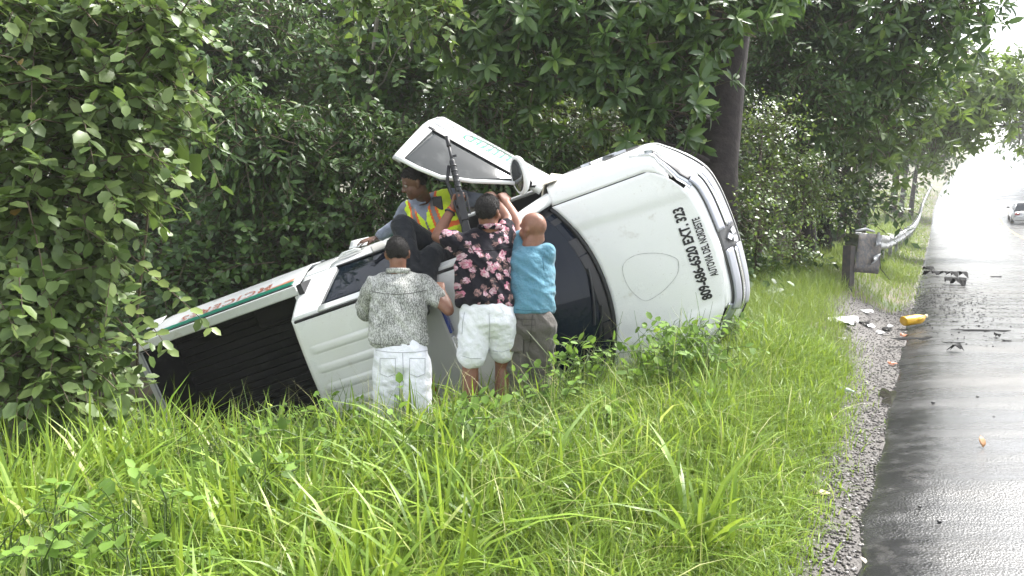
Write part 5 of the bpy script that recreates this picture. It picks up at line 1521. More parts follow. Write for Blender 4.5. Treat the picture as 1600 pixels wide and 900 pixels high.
# deep background trees closing the view
DEEP = ['dark forest tree behind the round-leaved bush', 'dark forest tree deep behind the truck tail', 'dark forest tree deep above the load bed', 'dark forest tree deep behind the open door', 'dark forest tree deep behind the door mirror', 'dark forest tree just left of the thick trunk, deep in the forest', 'dark forest tree deep behind the nearest roadside tree', 'dark forest tree at the far left edge of the forest',
        'farther dark tree in the gap above the load bed', 'farther dark tree in the gap above the seated guard', 'farther dark tree in the gap above the wing mirror', 'farther dark tree in the gap above the truck nose', 'farther dark tree in the gap right of the thick trunk', 'farther dark tree in the gap beside the round-leaved bush', 'dark forest tree beyond the left edge of the picture']
for i, (px_, d_) in enumerate(((120, 15), (330, 16), (520, 17), (700, 16), (880, 17), (1050, 16), (1200, 18), (-80, 14), (420, 22), (640, 23), (820, 22), (1000, 24), (1150, 25), (220, 22), (-250, 18))):
    b_ = P(px_, 330, d_); zb = gz(b_[0], b_[1])
    pts = wob_path((b_[0], b_[1], zb - .2), (b_[0], b_[1], zb + 9), 8, .6, i * 2.3 + 50)
    cc_ = []
    for k in range(9):
        cc_.append((np.array((b_[0] + rng.uniform(-2.2, 2.2), b_[1] + rng.uniform(-1, 1), zb + .3 + 1.05 * k + rng.uniform(-.3, .3))), rng.uniform(1.3, 1.9)))
    nxt = ['leftmost', 'second', 'third', 'fourth', 'fifth', 'sixth', 'seventh', 'eighth', 'ninth', 'tenth', 'eleventh', 'twelfth', 'thirteenth', 'fourteenth', 'fifteenth']
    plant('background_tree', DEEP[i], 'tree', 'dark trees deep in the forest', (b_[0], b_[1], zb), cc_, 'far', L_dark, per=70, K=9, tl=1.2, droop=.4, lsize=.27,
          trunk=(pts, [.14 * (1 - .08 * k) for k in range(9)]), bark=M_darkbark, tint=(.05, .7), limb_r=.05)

# --- the tree with the thick dark trunk and glossy rosettes
b_ = P(1118, 330, 9.4); zb = gz(b_[0], b_[1])
pts = [(b_[0], b_[1], zb - .2)] + [tuple(P(px_, py_, 9.4)) for px_, py_ in ((1116, 340), (1119, 260), (1126, 190), (1132, 120), (1140, 60), (1146, -20), (1150, -150), (1152, -300))]
cs = [(700, 60, 8.8, .6), (760, 40, 8.6, .55), (830, 60, 8.4, .62), (900, 30, 8.3, .62), (960, 70, 8.2, .6), (1030, 30, 8.3, .62), (1090, 40, 8.2, .55), (880, 120, 8.5, .52), (960, 140, 8.3, .5), (1040, 120, 8.3, .5), (1060, 175, 8.2, .36), (990, 195, 8.4, .36), (800, 130, 8.7, .45),
      (1180, 20, 8.6, .5), (1160, -30, 8.6, .6), (930, -60, 8.5, .7), (780, -70, 8.7, .7), (1060, -60, 8.5, .7), (1100, 150, 8.3, .28)]
plant('glossy_leaved_tree', 'big tree with thick dark trunk and glossy leaf rosettes behind the truck nose', 'tree', None, (b_[0], b_[1], zb), [C(*q) for q in cs], 'lance', L_lance, per=125, K=11, tl=.42, droop=.1, lsize=.20, mode='rosette', n_ind=220,
      trunk=(pts, [.33, .29, .27, .265, .26, .25, .24, .22, .18]), bark=M_darkbark, tint=(.12, .96), limb_r=.045, up_bias=.35)
# --- young light-green sprays hanging at the top centre
b_ = P(585, 330, 9.8); zb = gz(b_[0], b_[1])
plant('young_tree', 'young tree with hanging bright green leaves at the top centre', 'tree', None, (b_[0], b_[1], zb), [C(560, -10, 7.4, .3), C(640, 0, 7.4, .34), (P(690, 10, 7.5), .25)], 'heart', L_light, per=200, K=8, tl=.35, droop=.7, lsize=.14, n_ind=40,
      trunk=([(b_[0], b_[1], zb - .1), tuple(P(580, 330, 9.8)), tuple(P(570, 230, 9.9)), tuple(P(575, 150, 9.8)), tuple(P(590, 20, 9.4)), tuple(P(620, -80, 8.2))], [.03, .029, .028, .026, .024, .016]), bark=M_palebark, tint=(.35, .9), limb_r=.012)

# --- roadside trees on the right
def roadside(lab, px_, d_, rt, cs, m_, kind, ls, per, n_ind, mode, bark=M_darkbark, tl=.5, tint=(.12, .93), K=10):
    b_ = P(px_, 320, d_); u_, v_ = uv(b_[0], b_[1]); zb = gz(b_[0], b_[1])
    top = max(c[1] for c in [(0, 0)]) 
    pts = wob_path((b_[0], b_[1], zb - .2), (b_[0] + .3, b_[1], zb + max(4, (CAM[2] + (298 - min(c[1] for c in cs)) / FPX * d_) - zb)), 8, .35, px_ * .01)
    plant('roadside_tree', lab, 'tree', 'trees along the left verge of the road', (b_[0], b_[1], zb), [C(*q) for q in cs], kind, m_, per=per, K=K, tl=tl, droop=.2, lsize=ls, mode=mode, n_ind=n_ind,
          trunk=(pts, [rt * (1 - .08 * k) for k in range(9)]), bark=bark, tint=tint, limb_r=rt * .28, up_bias=.35)
roadside('glossy roadside tree with rosettes, nearest the rail end', 1255, 12.5, .16,
         [(1230, 40, 12, .8), (1300, 20, 11.8, .8), (1370, 30, 11.6, .8), (1440, 20, 11.5, .7), (1330, 100, 11.8, .75), (1400, 110, 11.8, .7), (1250, 130, 12, .7), (1300, 180, 12, .6), (1370, 180, 12.2, .6), (1480, 60, 11.6, .6), (1240, 220, 12.2, .6), (1320, -40, 12, .9), (1450, -40, 12, .8), (1500, 10, 11.8, .5)],
         L_lance, 'lance', .22, 95, 160, 'rosette', K=10)
roadside('leaning roadside tree behind the nearest one', 1285, 17, .2,
         [(1300, 210, 16, .9), (1360, 210, 16, .8), (1410, 180, 16.5, .9), (1290, 160, 17, 1.0), (1430, 130, 17, 1.0), (1365, 235, 17, .5), (1420, 200, 17, .6), (1305, 255, 16.5, .5)],
         L_light, 'lance', .24, 60, 0, 'rosette', tl=.7)
roadside('yellow-green roadside tree reaching over the road', 1312, 27, .22,
         [(1460, 180, 25, 1.5), (1510, 150, 24.5, 1.5), (1550, 155, 24.5, 1.2), (1500, 110, 25, 1.3), (1560, 125, 25, 1.1), (1440, 215, 25, 1.1), (1590, 165, 25, .8), (1465, 205, 26, .7), (1520, 185, 25, .9), (1580, 145, 25, .9), (1585, 195, 25, .45), (1490, 200, 25, .9)],
         L_light, 'lance', .30, 40, 60, 'rosette', tl=.9, tint=(.35, .96))
roadside('farther dark roadside tree with low branches over the rail', 1345, 34, .26,
         [(1415, 215, 33, 1.7), (1445, 210, 33, 1.4), (1375, 245, 33, 1.5), (1430, 150, 34, 2.2), (1490, 190, 34, 2.0), (1455, 215, 33, .8), (1395, 245, 33, .7)],
         L_lance, 'far', .34, 34, 0, 'spray', tl=1.2)
roadside('pale misty roadside tree farthest along the verge', 1395, 62, .3,
         [(1440, 230, 60, 3.5), (1460, 180, 60, 3.5), (1420, 170, 62, 4), (1466, 240, 60, 1.6), (1474, 215, 62, 2.0)],
         L_lance, 'far', .6, 10, 0, 'spray', tl=2.2)
for k, (px_, d_) in enumerate(((1424, 60), (1408, 58))):
    b_ = P(px_, 318, d_); zb = gz(b_[0], b_[1])
    roadside(('slim dark twin trunk beyond the guard rail, the right one', 'slim dark twin trunk beyond the guard rail, the left one')[k], px_, d_, .2, [(px_, 225, d_, 2.0), (px_ - 12, 170, d_, 2.5)], L_lance, 'far', .5, 14, 0, 'spray', tl=1.0)
# misty trees on the far right of the road
for k, (px_, py_, d_, r) in enumerate(((1620, 130, 75, 5.5), (1700, 120, 60, 5.5), (1660, 180, 95, 6))):
    b_ = P(px_, 300, d_); zb = gz(b_[0], b_[1])
    plant('misty_tree', ['pale misty tree across the road beside the cable', 'pale misty tree across the road nearest the right edge', 'pale misty tree across the road behind the crest'][k], 'tree', 'misty trees across the road', (b_[0], b_[1], zb), [(P(px_, py_, d_), r), (P(px_ + 30, py_ + 50, d_), r * .8), (P(px_ - 15, py_ + 70, d_), r * .6)], 'far', L_lance, per=9, K=9, tl=2.4, droop=.3, lsize=.7,
          trunk=([(b_[0], b_[1], zb - .2), tuple(P(px_, 240, d_)), tuple(P(px_, py_, d_))], [.3, .26, .2]), bark=M_darkbark)

# ------------------------------------------------------------------ grass and ground cover
def blades(name, label, pos, L, Wd_, bend, az, m_, tint, segs=4):
    n = len(pos)
    t = np.linspace(0, 1, segs + 1)
    lean = np.stack([np.cos(az), np.sin(az), np.zeros(n)], 1)
    side = np.stack([-np.sin(az), np.cos(az), np.zeros(n)], 1)
    tw = rng.normal(0, .5, n)
    side = side * np.cos(tw)[:, None] + lean * np.sin(tw)[:, None]
    cen = pos[:, None, :] + lean[:, None, :] * (L * bend)[:, None, None] * (t ** 1.9)[None, :, None]
    zz = L[:, None] * (t[None] - .42 * np.clip(bend, 0, 1.3)[:, None] * t[None] ** 2.6)
    cen[:, :, 2] += zz
    wprof = np.clip(np.array([.75, 1.0, .9, .6, 0])[:segs + 1] if segs == 4 else np.r_[np.linspace(.9, .6, segs), 0], 0, 1)
    hw = (Wd_ * .5)[:, None, None] * wprof[None, :, None] * side[:, None, :]
    A = cen - hw; B_ = cen + hw
    V = np.concatenate([A[:, :-1], B_[:, :-1], cen[:, -1:]], 1)      # n, 2*segs+1
    f = []
    for k in range(segs - 1): f += [(k, k + 1, segs + k + 1), (k, segs + k + 1, segs + k)]
    f.append((segs - 1, 2 * segs, 2 * segs - 1))
    F = (np.array(f)[None] + (np.arange(n) * (2 * segs + 1))[:, None, None]).reshape(-1, 3)
    o = from_arrays(name, V.reshape(-1, 3), F, m_, None, True, {'tint': np.repeat(tint, 2 * segs + 1)})
    return tag(o, label, 'grass', kind='stuff')
G_tall = leaf_mat('grass_tall', [(0, (0.063, 0.121, 0.015)), (.4, (0.143, 0.243, 0.026)), (.75, (0.243, 0.370, 0.048)), (.93, (0.347, 0.457, 0.097)), (.99, (0.532, 0.535, 0.242))], .38, (.40, .50, .06), .45)
G_fine = leaf_mat('grass_fine', [(0, (0.060, 0.105, 0.016)), (.4, (0.125, 0.204, 0.030)), (.75, (0.207, 0.297, 0.055)), (.93, (0.305, 0.382, 0.110)), (.99, (0.490, 0.483, 0.220))], .34, (.36, .44, .08), .5)
def scatter(n, x0, x1, y0, y1, fn=None):
    x = rng.uniform(x0, x1, n * 3); y = rng.uniform(y0, y1, n * 3)
    u, v_ = uv(x, y); w = v_ - vedge(u)
    ok = w > gravel_w(u) + rng.normal(-.01, .09, len(x))
    if fn is not None: ok &= fn(x, y, u, w)
    x, y, w = x[ok][:n], y[ok][:n], w[ok][:n]
    return np.stack([x, y, terrain(x, y) - .01], 1), w
def patchy(p, s=.9, sd=0.0):
    return np.array([noise.noise(Vector((a * s + sd, b2 * s, sd))) for a, b2 in p[:, :2]])
def infov(x, y, u, w): return (np.abs(x) < y * .80 + .35)
nottruck = lambda x, y: ~((y > 5.45 - .1 * x) & (x > -3.2) & (x < 1.7) & (y < 8.2))
def tufts(nc, per, spread, box, cond):
    c, w = scatter(nc, *box, cond)
    k = rng.poisson(per, len(c)).clip(2); i = np.repeat(np.arange(len(c)), k)
    off = rng.normal(0, spread, (len(i), 2))
    p = np.stack([c[i, 0] + off[:, 0], c[i, 1] + off[:, 1]], 1)
    u, v_ = uv(p[:, 0], p[:, 1]); w = v_ - vedge(u)
    az = np.arctan2(off[:, 1], off[:, 0]) + rng.normal(0, .8, len(i))
    ok = w > gravel_w(u)
    p = np.concatenate([p, (terrain(p[:, 0], p[:, 1]) - .01)[:, None]], 1)
    return p[ok], w[ok], az[ok], i[ok], len(c)
# tufts of tall broad blades
p, w, az, ti, nc = tufts(680, 15, .075, (-3.6, 1.6, 1.9, 5.2), lambda x, y, u, w: infov(x, y, u, w) & (w > .5) & nottruck(x, y) & (rng.uniform(0, 1, len(x)) < np.clip(.95 - (x + 1.1) * .65, .06, 1)))
th = rng.uniform(.55, 1.2, nc)[ti]; tc = rng.normal(0, .13, nc)[ti]
hgt = np.interp(p[:, 0], [-4, -2.2, -1.9, -.8, .4, 2], [.74, .70, .52, .50, .52, .42]) * th
blades('tall_grass', 'tall broad-bladed bright green grass on the bank in the foreground', p, hgt * rng.uniform(.5, 1.2, len(p)), rng.uniform(.010, .027, len(p)), np.abs(rng.normal(.60, .38, len(p))), az, G_tall, np.clip(rng.beta(3, 2.2, len(p)) * .95 + tc, 0, .975), 4)
# smaller tufts everywhere on the bank
p, w, az, ti, nc = tufts(2700, 14, .065, (-4.2, 3.2, 1.6, 6.3), lambda x, y, u, w: infov(x, y, u, w) & nottruck(x, y))
th = rng.uniform(.45, 1.25, nc)[ti]; tc = rng.normal(0, .17, nc)[ti]; tw_ = rng.uniform(.7, 1.5, nc)[ti]
k_ = patchy(p, .9, 7)
hgt = np.clip(.36 + .14 * k_, .16, .55) * np.clip(.30 + w * .55, .28, 1.0) * th
blades('bank_grass', 'mixed green grass tufts covering the roadside bank', p, hgt * rng.uniform(.45, 1.2, len(p)), rng.uniform(.004, .010, len(p)) * tw_, np.abs(rng.normal(.75, .42, len(p))), az, G_tall, np.clip(rng.beta(2.4, 2.4, len(p)) * .92 + tc + k_ * .2, 0, .985))
# dense low mat between the tufts
p, w = scatter(62000, -4.0, 3.0, 1.6, 6.2, lambda x, y, u, w: infov(x, y, u, w) & nottruck(x, y))
k_ = patchy(p, 1.3, 23)
blades('low_grass', 'dense low green grass between the tufts of the bank', p, np.clip(.20 + .10 * k_, .10, .34) * np.clip(.35 + w * .5, .3, 1.15) * rng.uniform(.6, 1.3, len(p)), rng.uniform(.006, .012, len(p)), np.abs(rng.normal(.8, .4, len(p))), rng.uniform(0, 6.28, len(p)), G_tall, np.clip(rng.beta(3.2, 2.2, len(p)) * .95 + k_ * .2, 0, .97), 2)
# dry straw stalks
p, w = scatter(650, -3.4, 2.6, 1.8, 5.4, lambda x, y, u, w: infov(x, y, u, w) & nottruck(x, y))
blades('straw_stalks', 'thin pale straw stalks lying through the bank grass', p, rng.uniform(.35, .8, len(p)) * np.clip(.3 + w * .5, .3, 1), rng.uniform(.002, .0045, len(p)), np.abs(rng.normal(.7, .4, len(p))), rng.uniform(0, 6.28, len(p)), G_fine, np.full(len(p), .99), 4)
# fine grass towards the gravel
p, w = scatter(25000, -1.0, 4.2, 1.8, 9.5, lambda x, y, u, w: infov(x, y, u, w) & nottruck(x, y) & (w < 2.4))
k_ = patchy(p, 1.1, 11)
blades('fine_grass', 'fine short grass along the gravel shoulder', p, np.clip(.10 + w * .20, .08, .36) * rng.uniform(.5, 1.3, len(p)), rng.uniform(.0022, .0045, len(p)), np.abs(rng.normal(.55, .35, len(p))), rng.uniform(0, 6.28, len(p)), G_fine, np.clip(rng.beta(2.6, 2.4, len(p)) * .95 + k_ * .2, 0, 1), 3)
# verge round the guard rail
p, w = scatter(27000, 1.8, 11, 6.4, 20, lambda x, y, u, w: (np.abs(x) < y * .75) & (w < 7))
k_ = patchy(p, .8, 17)
blades('verge_grass', 'bright green grass of the verge around the guard rail', p, np.clip(.10 + w * .16, .1, .32) * rng.uniform(.5, 1.25, len(p)) * (1 + .5 * k_), rng.uniform(.005, .011, len(p)), np.abs(rng.normal(.5, .3, len(p))), rng.uniform(0, 6.28, len(p)), G_fine, np.clip(rng.beta(2.8, 2.2, len(p)) * .95 + k_ * .25, 0, .98), 3)
n = 26000
u = 16 * (90 / 16) ** rng.uniform(0, 1, n); w = rng.uniform(.05, 6.5, n)
x, y = xy(u, w + vedge(u)); p = np.stack([x, y, terrain(x, y) - .02], 1)
blades('far_verge_grass', 'grass verge along the road into the distance', p, np.clip(.12 + w * .12, .1, .4) * rng.uniform(.5, 1.3, n), .010 + u * .0006, np.abs(rng.normal(.5, .3, n)), rng.uniform(0, 6.28, n), G_fine, np.clip(rng.beta(2.8, 2.2, n), 0, .97), 2)
# leafy weeds in the grass
wc = []
for px_, py_, d_, r in ((1050, 530, 4.9, .28), (1000, 535, 4.8, .28), (940, 555, 4.8, .26), (1100, 520, 5.1, .24), (880, 600, 4.7, .22), (1140, 515, 5.4, .20), (800, 625, 4.5, .22), (840, 640, 4.3, .2), (660, 660, 4.2, .28), (720, 640, 4.2, .24), (600, 690, 4.0, .22), (780, 660, 3.9, .22), (560, 660, 4.3, .22), (60, 820, 2.9, .16), (20, 760, 3.0, .18),
                        (470, 680, 4.2, .2), (330, 690, 4.3, .2), (420, 660, 4.5, .2), (950, 620, 4.2, .2), (1010, 610, 4.3, .2), (520, 730, 3.6, .15), (250, 700, 4.3, .2), (660, 730, 3.6, .16), (120, 800, 3.0, .16), (90, 870, 2.7, .14), (30, 880, 2.6, .16), (200, 760, 3.3, .14), (1020, 560, 4.6, .2), (900, 640, 4.1, .16), (1080, 570, 4.7, .16)):
    q_ = P(px_, py_, d_)
    for _ in range(3): wc.append((q_ + np.array((rng.normal(0, .20), rng.normal(0, .2), rng.uniform(-.16, .0))), r * .75))
tw, pp, dd, nn, zz = sprays(wc, 190, 6, .26, .35, .075, 'spray', .25, (0, -.3, 0))
fr = frames(dd, nn)
o = leaves_mesh('leafy_weeds', pp, fr, zz, np.clip(rng.beta(2.5, 2.3, len(pp)), 0, .98), 'round', L_weed, None); tag(o, 'low leafy weeds and creepers growing through the bank grass', 'weeds', kind='stuff')
# stems of those weeds reach the soil
st = np.stack([np.array([(c[0] + rng.normal(0, r * .3), c[1] + rng.normal(0, r * .3), gz(c[0], c[1]) - .02) for c, r in wc for _ in range(8)]), np.array([c + rng.normal(0, r * .3, 3) for c, r in wc for _ in range(8)]), np.array([c + rng.normal(0, r * .5, 3) + (0, 0, r * .4) for c, r in wc for _ in range(8)])], 1)
tag(twig_mesh('weed_stems', np.concatenate([st, tw]), .004, leaf_mat('weed_stem', [(0, (.08, .13, .03)), (1, (.10, .16, .04))], .1), None), 'thin green stems of the leafy weeds', 'weeds', kind='stuff')
# ground cover under the trees
wc = [(np.array((x_, y_, gz(x_, y_) + .15)), .4) for x_, y_ in zip(rng.uniform(-7, 5, 70), rng.uniform(7.6, 13, 70)) if uv(x_, y_)[1] > 1.6]
tw, pp, dd, nn, zz = sprays(wc, 130, 7, .35, .3, .12, 'spray', .6, (0, -.2, 0))
o = leaves_mesh('forest_undergrowth', pp, frames(dd, nn), zz, rng.beta(2, 2.5, len(pp)) * .9, 'round', L_dark, None); tag(o, 'low dark undergrowth on the forest floor behind the truck', 'undergrowth', kind='stuff')
# ------------------------------------------------------------------ guard rail
M_galv = mat('galvanised_steel', (.36, .37, .38), .45, .5, col2=(.20, .19, .18), scale=6, lo=.45, hi=.7)
M_backlit_rustplate = mat('backlit_scuffed_plate', (.10, .10, .105), .6, .4, col2=(.20, .17, .14), scale=25, bump=.4, bscale=40)  # brown scuffs; dark base tone paints in the shade of the backlit face
M_post = mat('dark_post', (.035, .033, .032), .65, .3, col2=(.07, .055, .045), scale=12)
pg = ground_hit(1322, 446)
gr = empty('guard_rail', tuple(pg)); tag(gr, 'galvanised steel guard rail along the verge with a crumpled near end', 'guard rail')
u0, v0 = uv(*P(1352, 360, 10.2)[:2])
railu = [u0, u0 + 1.4, u0 + 3.2, u0 + 5.5] + [u0 + 5.5 + 4 * k for k in range(1, 19)]
def rail_v(u): return np.interp(u, [u0, u0 + 1.4, u0 + 3.2, u0 + 5.5, 400], [v0, 1.22, 1.08, 1.02, 1.02]) + (vedge(u) - .18)
def rail_z(u): return np.interp(u, [u0, u0 + 1.4, u0 + 4, u0 + 9, 25, 400], [.985, .93, .90, .80, .80, .80]) + zr(u) + .0
PROF = [(0, 0), (.03, -.012), (.075, -.055), (.08, -.10), (.02, -.145), (.02, -.17), (.08, -.215), (.075, -.26), (.03, -.303), (0, -.315)]
def rail_grid(ua, ub, n):
    us_ = np.linspace(ua, ub, n + 1)
    def fn(s, t):
        u = ua + (ub - ua) * s; k = t * (len(PROF) - 1)
        o_, z_ = PROF[int(round(k))]
        wb = .012 * math.sin(u * 3.1) * (1 if u < 30 else 0)
        x, y = xy(u, float(rail_v(u)) - o_ + wb)
        return (x - pg[0], y - pg[1], float(rail_z(u)) + z_ + wb - pg[2])
    return MB().grid(fn, n, len(PROF) - 1)
for a_, b_ in zip(railu, railu[1:]):
    rail_grid(a_, b_ + .06, 6).build('beam', M_galv, gr, True, solid=.005)
for u_ in railu[2:]:
    x, y = xy(u_, float(rail_v(u_)) + .09)
    z0 = gz(x, y); z1 = float(rail_z(u_)) + .02
    MB().box((x - pg[0], y - pg[1], (z0 - .1 + z1) / 2 - pg[2]), (.10, .14, z1 - z0 + .1), Matrix.Rotation(-R(29.7), 3, 'Z')).build('post', M_galv, gr, bevel=.006)
# torn end: dark plate facing the photographer, leaning post, curled lips of the beam
def sheet(c4, name, m_, nu=6, nv=6, amp=.012, seed=0, thick=.006):
    A, B_, C_, D_ = [np.array(q) for q in c4]       # top left, top right, bottom right, bottom left
    nn_ = nrm(np.cross(B_ - A, D_ - A))
    def fn(s, t):
        p = (A * (1 - s) + B_ * s) * (1 - t) + (D_ * (1 - s) + C_ * s) * t
        p = p + nn_ * amp * (noise.noise(Vector((s * 2.5 + seed, t * 2.5, seed))) * 2)
        return p - pg
    return MB().grid(fn, nu, nv).build(name, m_, gr, True, solid=thick)
sheet((P(1342, 364, 9.9), P(1379, 367, 10.05), P(1373, 428, 9.95), P(1334, 425, 9.8)), 'end_plate', M_backlit_rustplate, amp=.02, seed=3)
MB().tube([P(1313 + 12, 446, 9.75) - pg - np.array((0, 0, .25)), P(1327, 384, 9.85) - pg], [(.05, .085)] * 2, 4, up=(0, 1, 0)).build('end_post', M_post, gr)
MB().tube([P(1337, 361, 9.9) - pg, P(1352, 358, 10.0) - pg, P(1366, 362, 10.15) - pg], [.018, .022, .014], 8).build('rolled_lip', M_galv, gr, True)
sheet((P(1371, 363, 10.0), P(1379, 370, 10.0), P(1376, 382, 9.95), P(1368, 386, 9.95)), 'torn_lip', M_galv, amp=.03, seed=5)
sheet((P(1366, 400, 9.9), P(1376, 396, 9.95), P(1370, 408, 9.9), P(1362, 413, 9.85)), 'torn_lip', M_galv, amp=.03, seed=9)
MB().tube([P(1374, 395, 9.95) - pg, P(1376, 420, 9.9) - pg, P(1390, 437, 9.9) - pg], [.006, .006, .004], 6).build('loose_wire', M_ink, gr, True)

# ------------------------------------------------------------------ things lying on the road and the shoulder
M_yellow = mat('yellow_plastic', (.72, .42, .02), .38, col2=(.60, .33, .02), scale=12)
M_whiteplastic = mat('white_plastic', (.70, .71, .72), .35, col2=(.5, .5, .5), scale=15)
def gframe(px, py, ang=0.0):
    p = ground_hit(px, py); return p, Matrix.Translation(Vector(p)) @ Matrix.Rotation(ang, 4, 'Z')
def lay(name, label, px, py, ang, build):
    p = ground_hit(px, py)
    o = build(); o.location = Vector(p) + Vector((0, 0, .006)); o.rotation_euler = (0, 0, ang)
    return tag(o, label, 'debris' if 'debris' in name or True else '')
# yellow jug
p = ground_hit(1429, 507)
jug = empty('plastic_jug', (p[0], p[1], p[2] + .055)); jug.rotation_euler = (R(4), R(-6), R(10)); tag(jug, 'yellow plastic oil jug lying on the pavement edge', 'jug')
MB().tube([(-.150, 0, 0), (-.145, 0, 0), (.05, 0, 0), (.095, 0, .01), (.125, 0, .02)], [(.045, .060), (.055, .072), (.055, .072), (.038, .05), (.018, .018)], 12).build('bottle', M_yellow, jug, True, bevel=.004)
MB().tube([(.125, 0, .02), (.155, 0, .022)], .021, 12).build('cap', mat('cream_cap', (.75, .66, .45), .4), jug, True)
MB().tube([(-.02, -.075, .01), (.03, -.078, .03), (.07, -.055, .02)], .010, 8).build('handle', M_yellow, jug, True)
def shard(name, label, px, py, L, W, Hh, ang, m_, seed, jag=.25, cat='car debris', n=12, curve=.0, stand=0):
    r_ = random.Random(seed)
    top = []
    for k in range(n + 1):
        t = k / n; top.append(((t - .5) * L, W * (.5 + jag * r_.uniform(-1, 1)) * (1 if 0 < k < n else .3)))
    bot = [((t / n - .5) * L, -W * (.5 + jag * r_.uniform(-1, 1)) * (1 if 0 < t < n else .3)) for t in range(n, -1, -1)]
    vs = []; m = MB()
    nrow = 3
    def z(x, y): return Hh * (1 - (2 * y / (W * 1.3)) ** 2) * .8 + curve * (x / L) ** 2 + .01 * noise.noise(Vector((x * 12, y * 12, seed)))
    for k in range(n + 1):
        for j in range(nrow + 1):
            f = j / nrow; a_, b_ = top[k], bot[n - k]
            x = a_[0] * (1 - f) + b_[0] * f; y = a_[1] * (1 - f) + b_[1] * f
            vs.append((x, y, max(.002, z(x, y))))
    fs = [(k * 4 + j, (k + 1) * 4 + j, (k + 1) * 4 + j + 1, k * 4 + j + 1) for k in range(n) for j in range(3)]
    p = ground_hit(px, py)
    o = m.add(vs, fs).build(name, m_, None, False, solid=.004)
    o.location = (p[0], p[1], p[2] + .008); o.rotation_euler = (stand, 0, ang)
    return tag(o, label, cat)
shard('bumper_fragment', 'long jagged black bumper fragment on the road edge beyond the jug', 1476, 433, .80, .34, .15, R(-14), M_debris, 1, .6, n=16)
shard('liner_fragment', 'curved black wheel-liner piece just below the jagged bumper fragment', 1492, 446, .34, .30, .17, R(-25), M_debris, 2, .3)
shard('bumper_clip', 'small ragged black piece at the left end of the bumper fragment', 1450, 423, .24, .18, .12, R(15), M_debris, 3, .5)
shard('trim_fragment', 'small dark trim piece farthest right on the wet road', 1556, 434, .26, .06, .03, R(5), M_debris, 4, .2)
shard('trim_strip', 'long straight dark strip lying across the road right of the jug', 1532, 519, .62, .045, .02, R(-6), M_debris, 5, .12, n=8)
shard('trim_strip', 'dark straight bar below the yellow jug at the pavement edge', 1424, 533, .46, .05, .03, R(8), M_debris, 6, .12, n=8)
shard('thin_strip', 'thin dark strip above the small bracket', 1489, 538, .22, .025, .015, R(-4), M_debris, 7, .2, n=6)
shard('bracket', 'small upright dark bracket on the road below the thin strip', 1494, 551, .10, .09, .08, R(30), M_debris, 8, .3, n=6)
shard('plastic_block', 'small dark block below the long strip', 1558, 529, .07, .05, .05, R(10), M_debris, 9, .2, n=5)
shard('plastic_chip', 'tiny dark chip right of the small block', 1572, 535, .09, .03, .015, R(-15), M_debris, 10, .3, n=5)
lamp = shard('lamp_casing', 'broken white and silver headlamp casing on the gravel', 1313, 507, .36, .15, .09, R(8), M_whiteplastic, 11, .15, n=12)
shard('lamp_bowl', 'dark lamp innards under the white casing', 1322, 511, .20, .10, .04, R(8), M_debris, 12, .2, 'car debris', 8).parent = None
for i, (px_, py_, L_, W_, lab, m_) in enumerate(((1352, 489, .17, .10, 'white shard nearest the grass above the gravel', M_whiteplastic), (1349, 508, .14, .10, 'crumpled black piece beside the headlamp casing', M_debris), (1357, 512, .12, .08, 'pale grey shard beside the crumpled black piece', M_silver),
                                                 (1385, 517, .16, .07, 'dark bent bracket on the gravel left of the jug', M_debris), (1392, 513, .13, .06, 'white shard on the gravel left of the jug', M_whiteplastic), (1377, 523, .12, .06, 'grey-white shard above the dark bar', M_whiteplastic),
                                                 (1412, 527, .08, .03, 'orange lens shard under the yellow jug', M_orangevinyl), (1394, 572, .08, .03, 'orange-brown shard on the gravel below the dark bar', M_orangevinyl), (1315, 533, .07, .03, 'pale splinter on the gravel by the grass', M_whiteplastic))):
    shard('shard', lab, px_, py_, L_, W_, .03, R(20 * i), m_, 30 + i, .35, n=6)
# small stones and leaves on the wet road
for i, (px_, py_, s_, lab) in enumerate(((1458, 632, .014, 'small dark stone on the wet road near the puddle'), (1467, 819, .011, 'small dark stone at the bottom of the road'), (1527, 623, .012, 'small dark stone farther right on the wet road'), (1437, 795, .010, 'small dark stone at the edge of the road sheen'), (1553, 654, .009, 'tiny stone at the right of the wet road'), (1480, 470, .02, 'dark crumb of plastic on the gritty road'), (1440, 612, .008, 'tiny stone beside the pavement edge'))):
    p = ground_hit(px_, py_)
    o = MB().ball((0, 0, s_ * .5), (s_, s_ * .8, s_ * .6), None, 7, 5)
    o.v = [(x * (1 + .2 * math.sin(9 * y / s_ + i)), y, z) for x, y, z in o.v]
    o = o.build('road_stone', M_ink); o.location = p + np.array((0, 0, .004)); tag(o, lab, 'stone', 'stones on the wet road')
def fallen_leaf(px_, py_, size, ang, lab, c, up=.4):
    m_ = mat('dry_leaf_%d' % px_, c, .6)
    Tv, Tf = TPL['lance']
    p = ground_hit(px_, py_)
    o = from_arrays('fallen_leaf', Tv * size * np.array((1, 1.3, 1)) + np.array((0, 0, .0)), [tuple(int(i) for i in f) for f in Tf], m_, None, True)
    o.location = p + np.array((0, 0, .012)); o.rotation_euler = (R(15), R(-25 * up * 2), ang)
    md = o.modifiers.new('solid', 'SOLIDIFY'); md.thickness = .002
    tag(o, lab, 'leaf', 'fallen leaves')
fallen_leaf(1536, 704, .085, R(70), 'dry brown leaf standing on the wet road', (.34, .17, .07), .9)
fallen_leaf(1270, 776, .10, R(10), 'pale dry leaf at the grass edge of the gravel', (.52, .44, .22), .1)
fallen_leaf(1352, 887, .05, R(80), 'whitish leaf on the gravel at the bottom', (.62, .56, .45), .2)
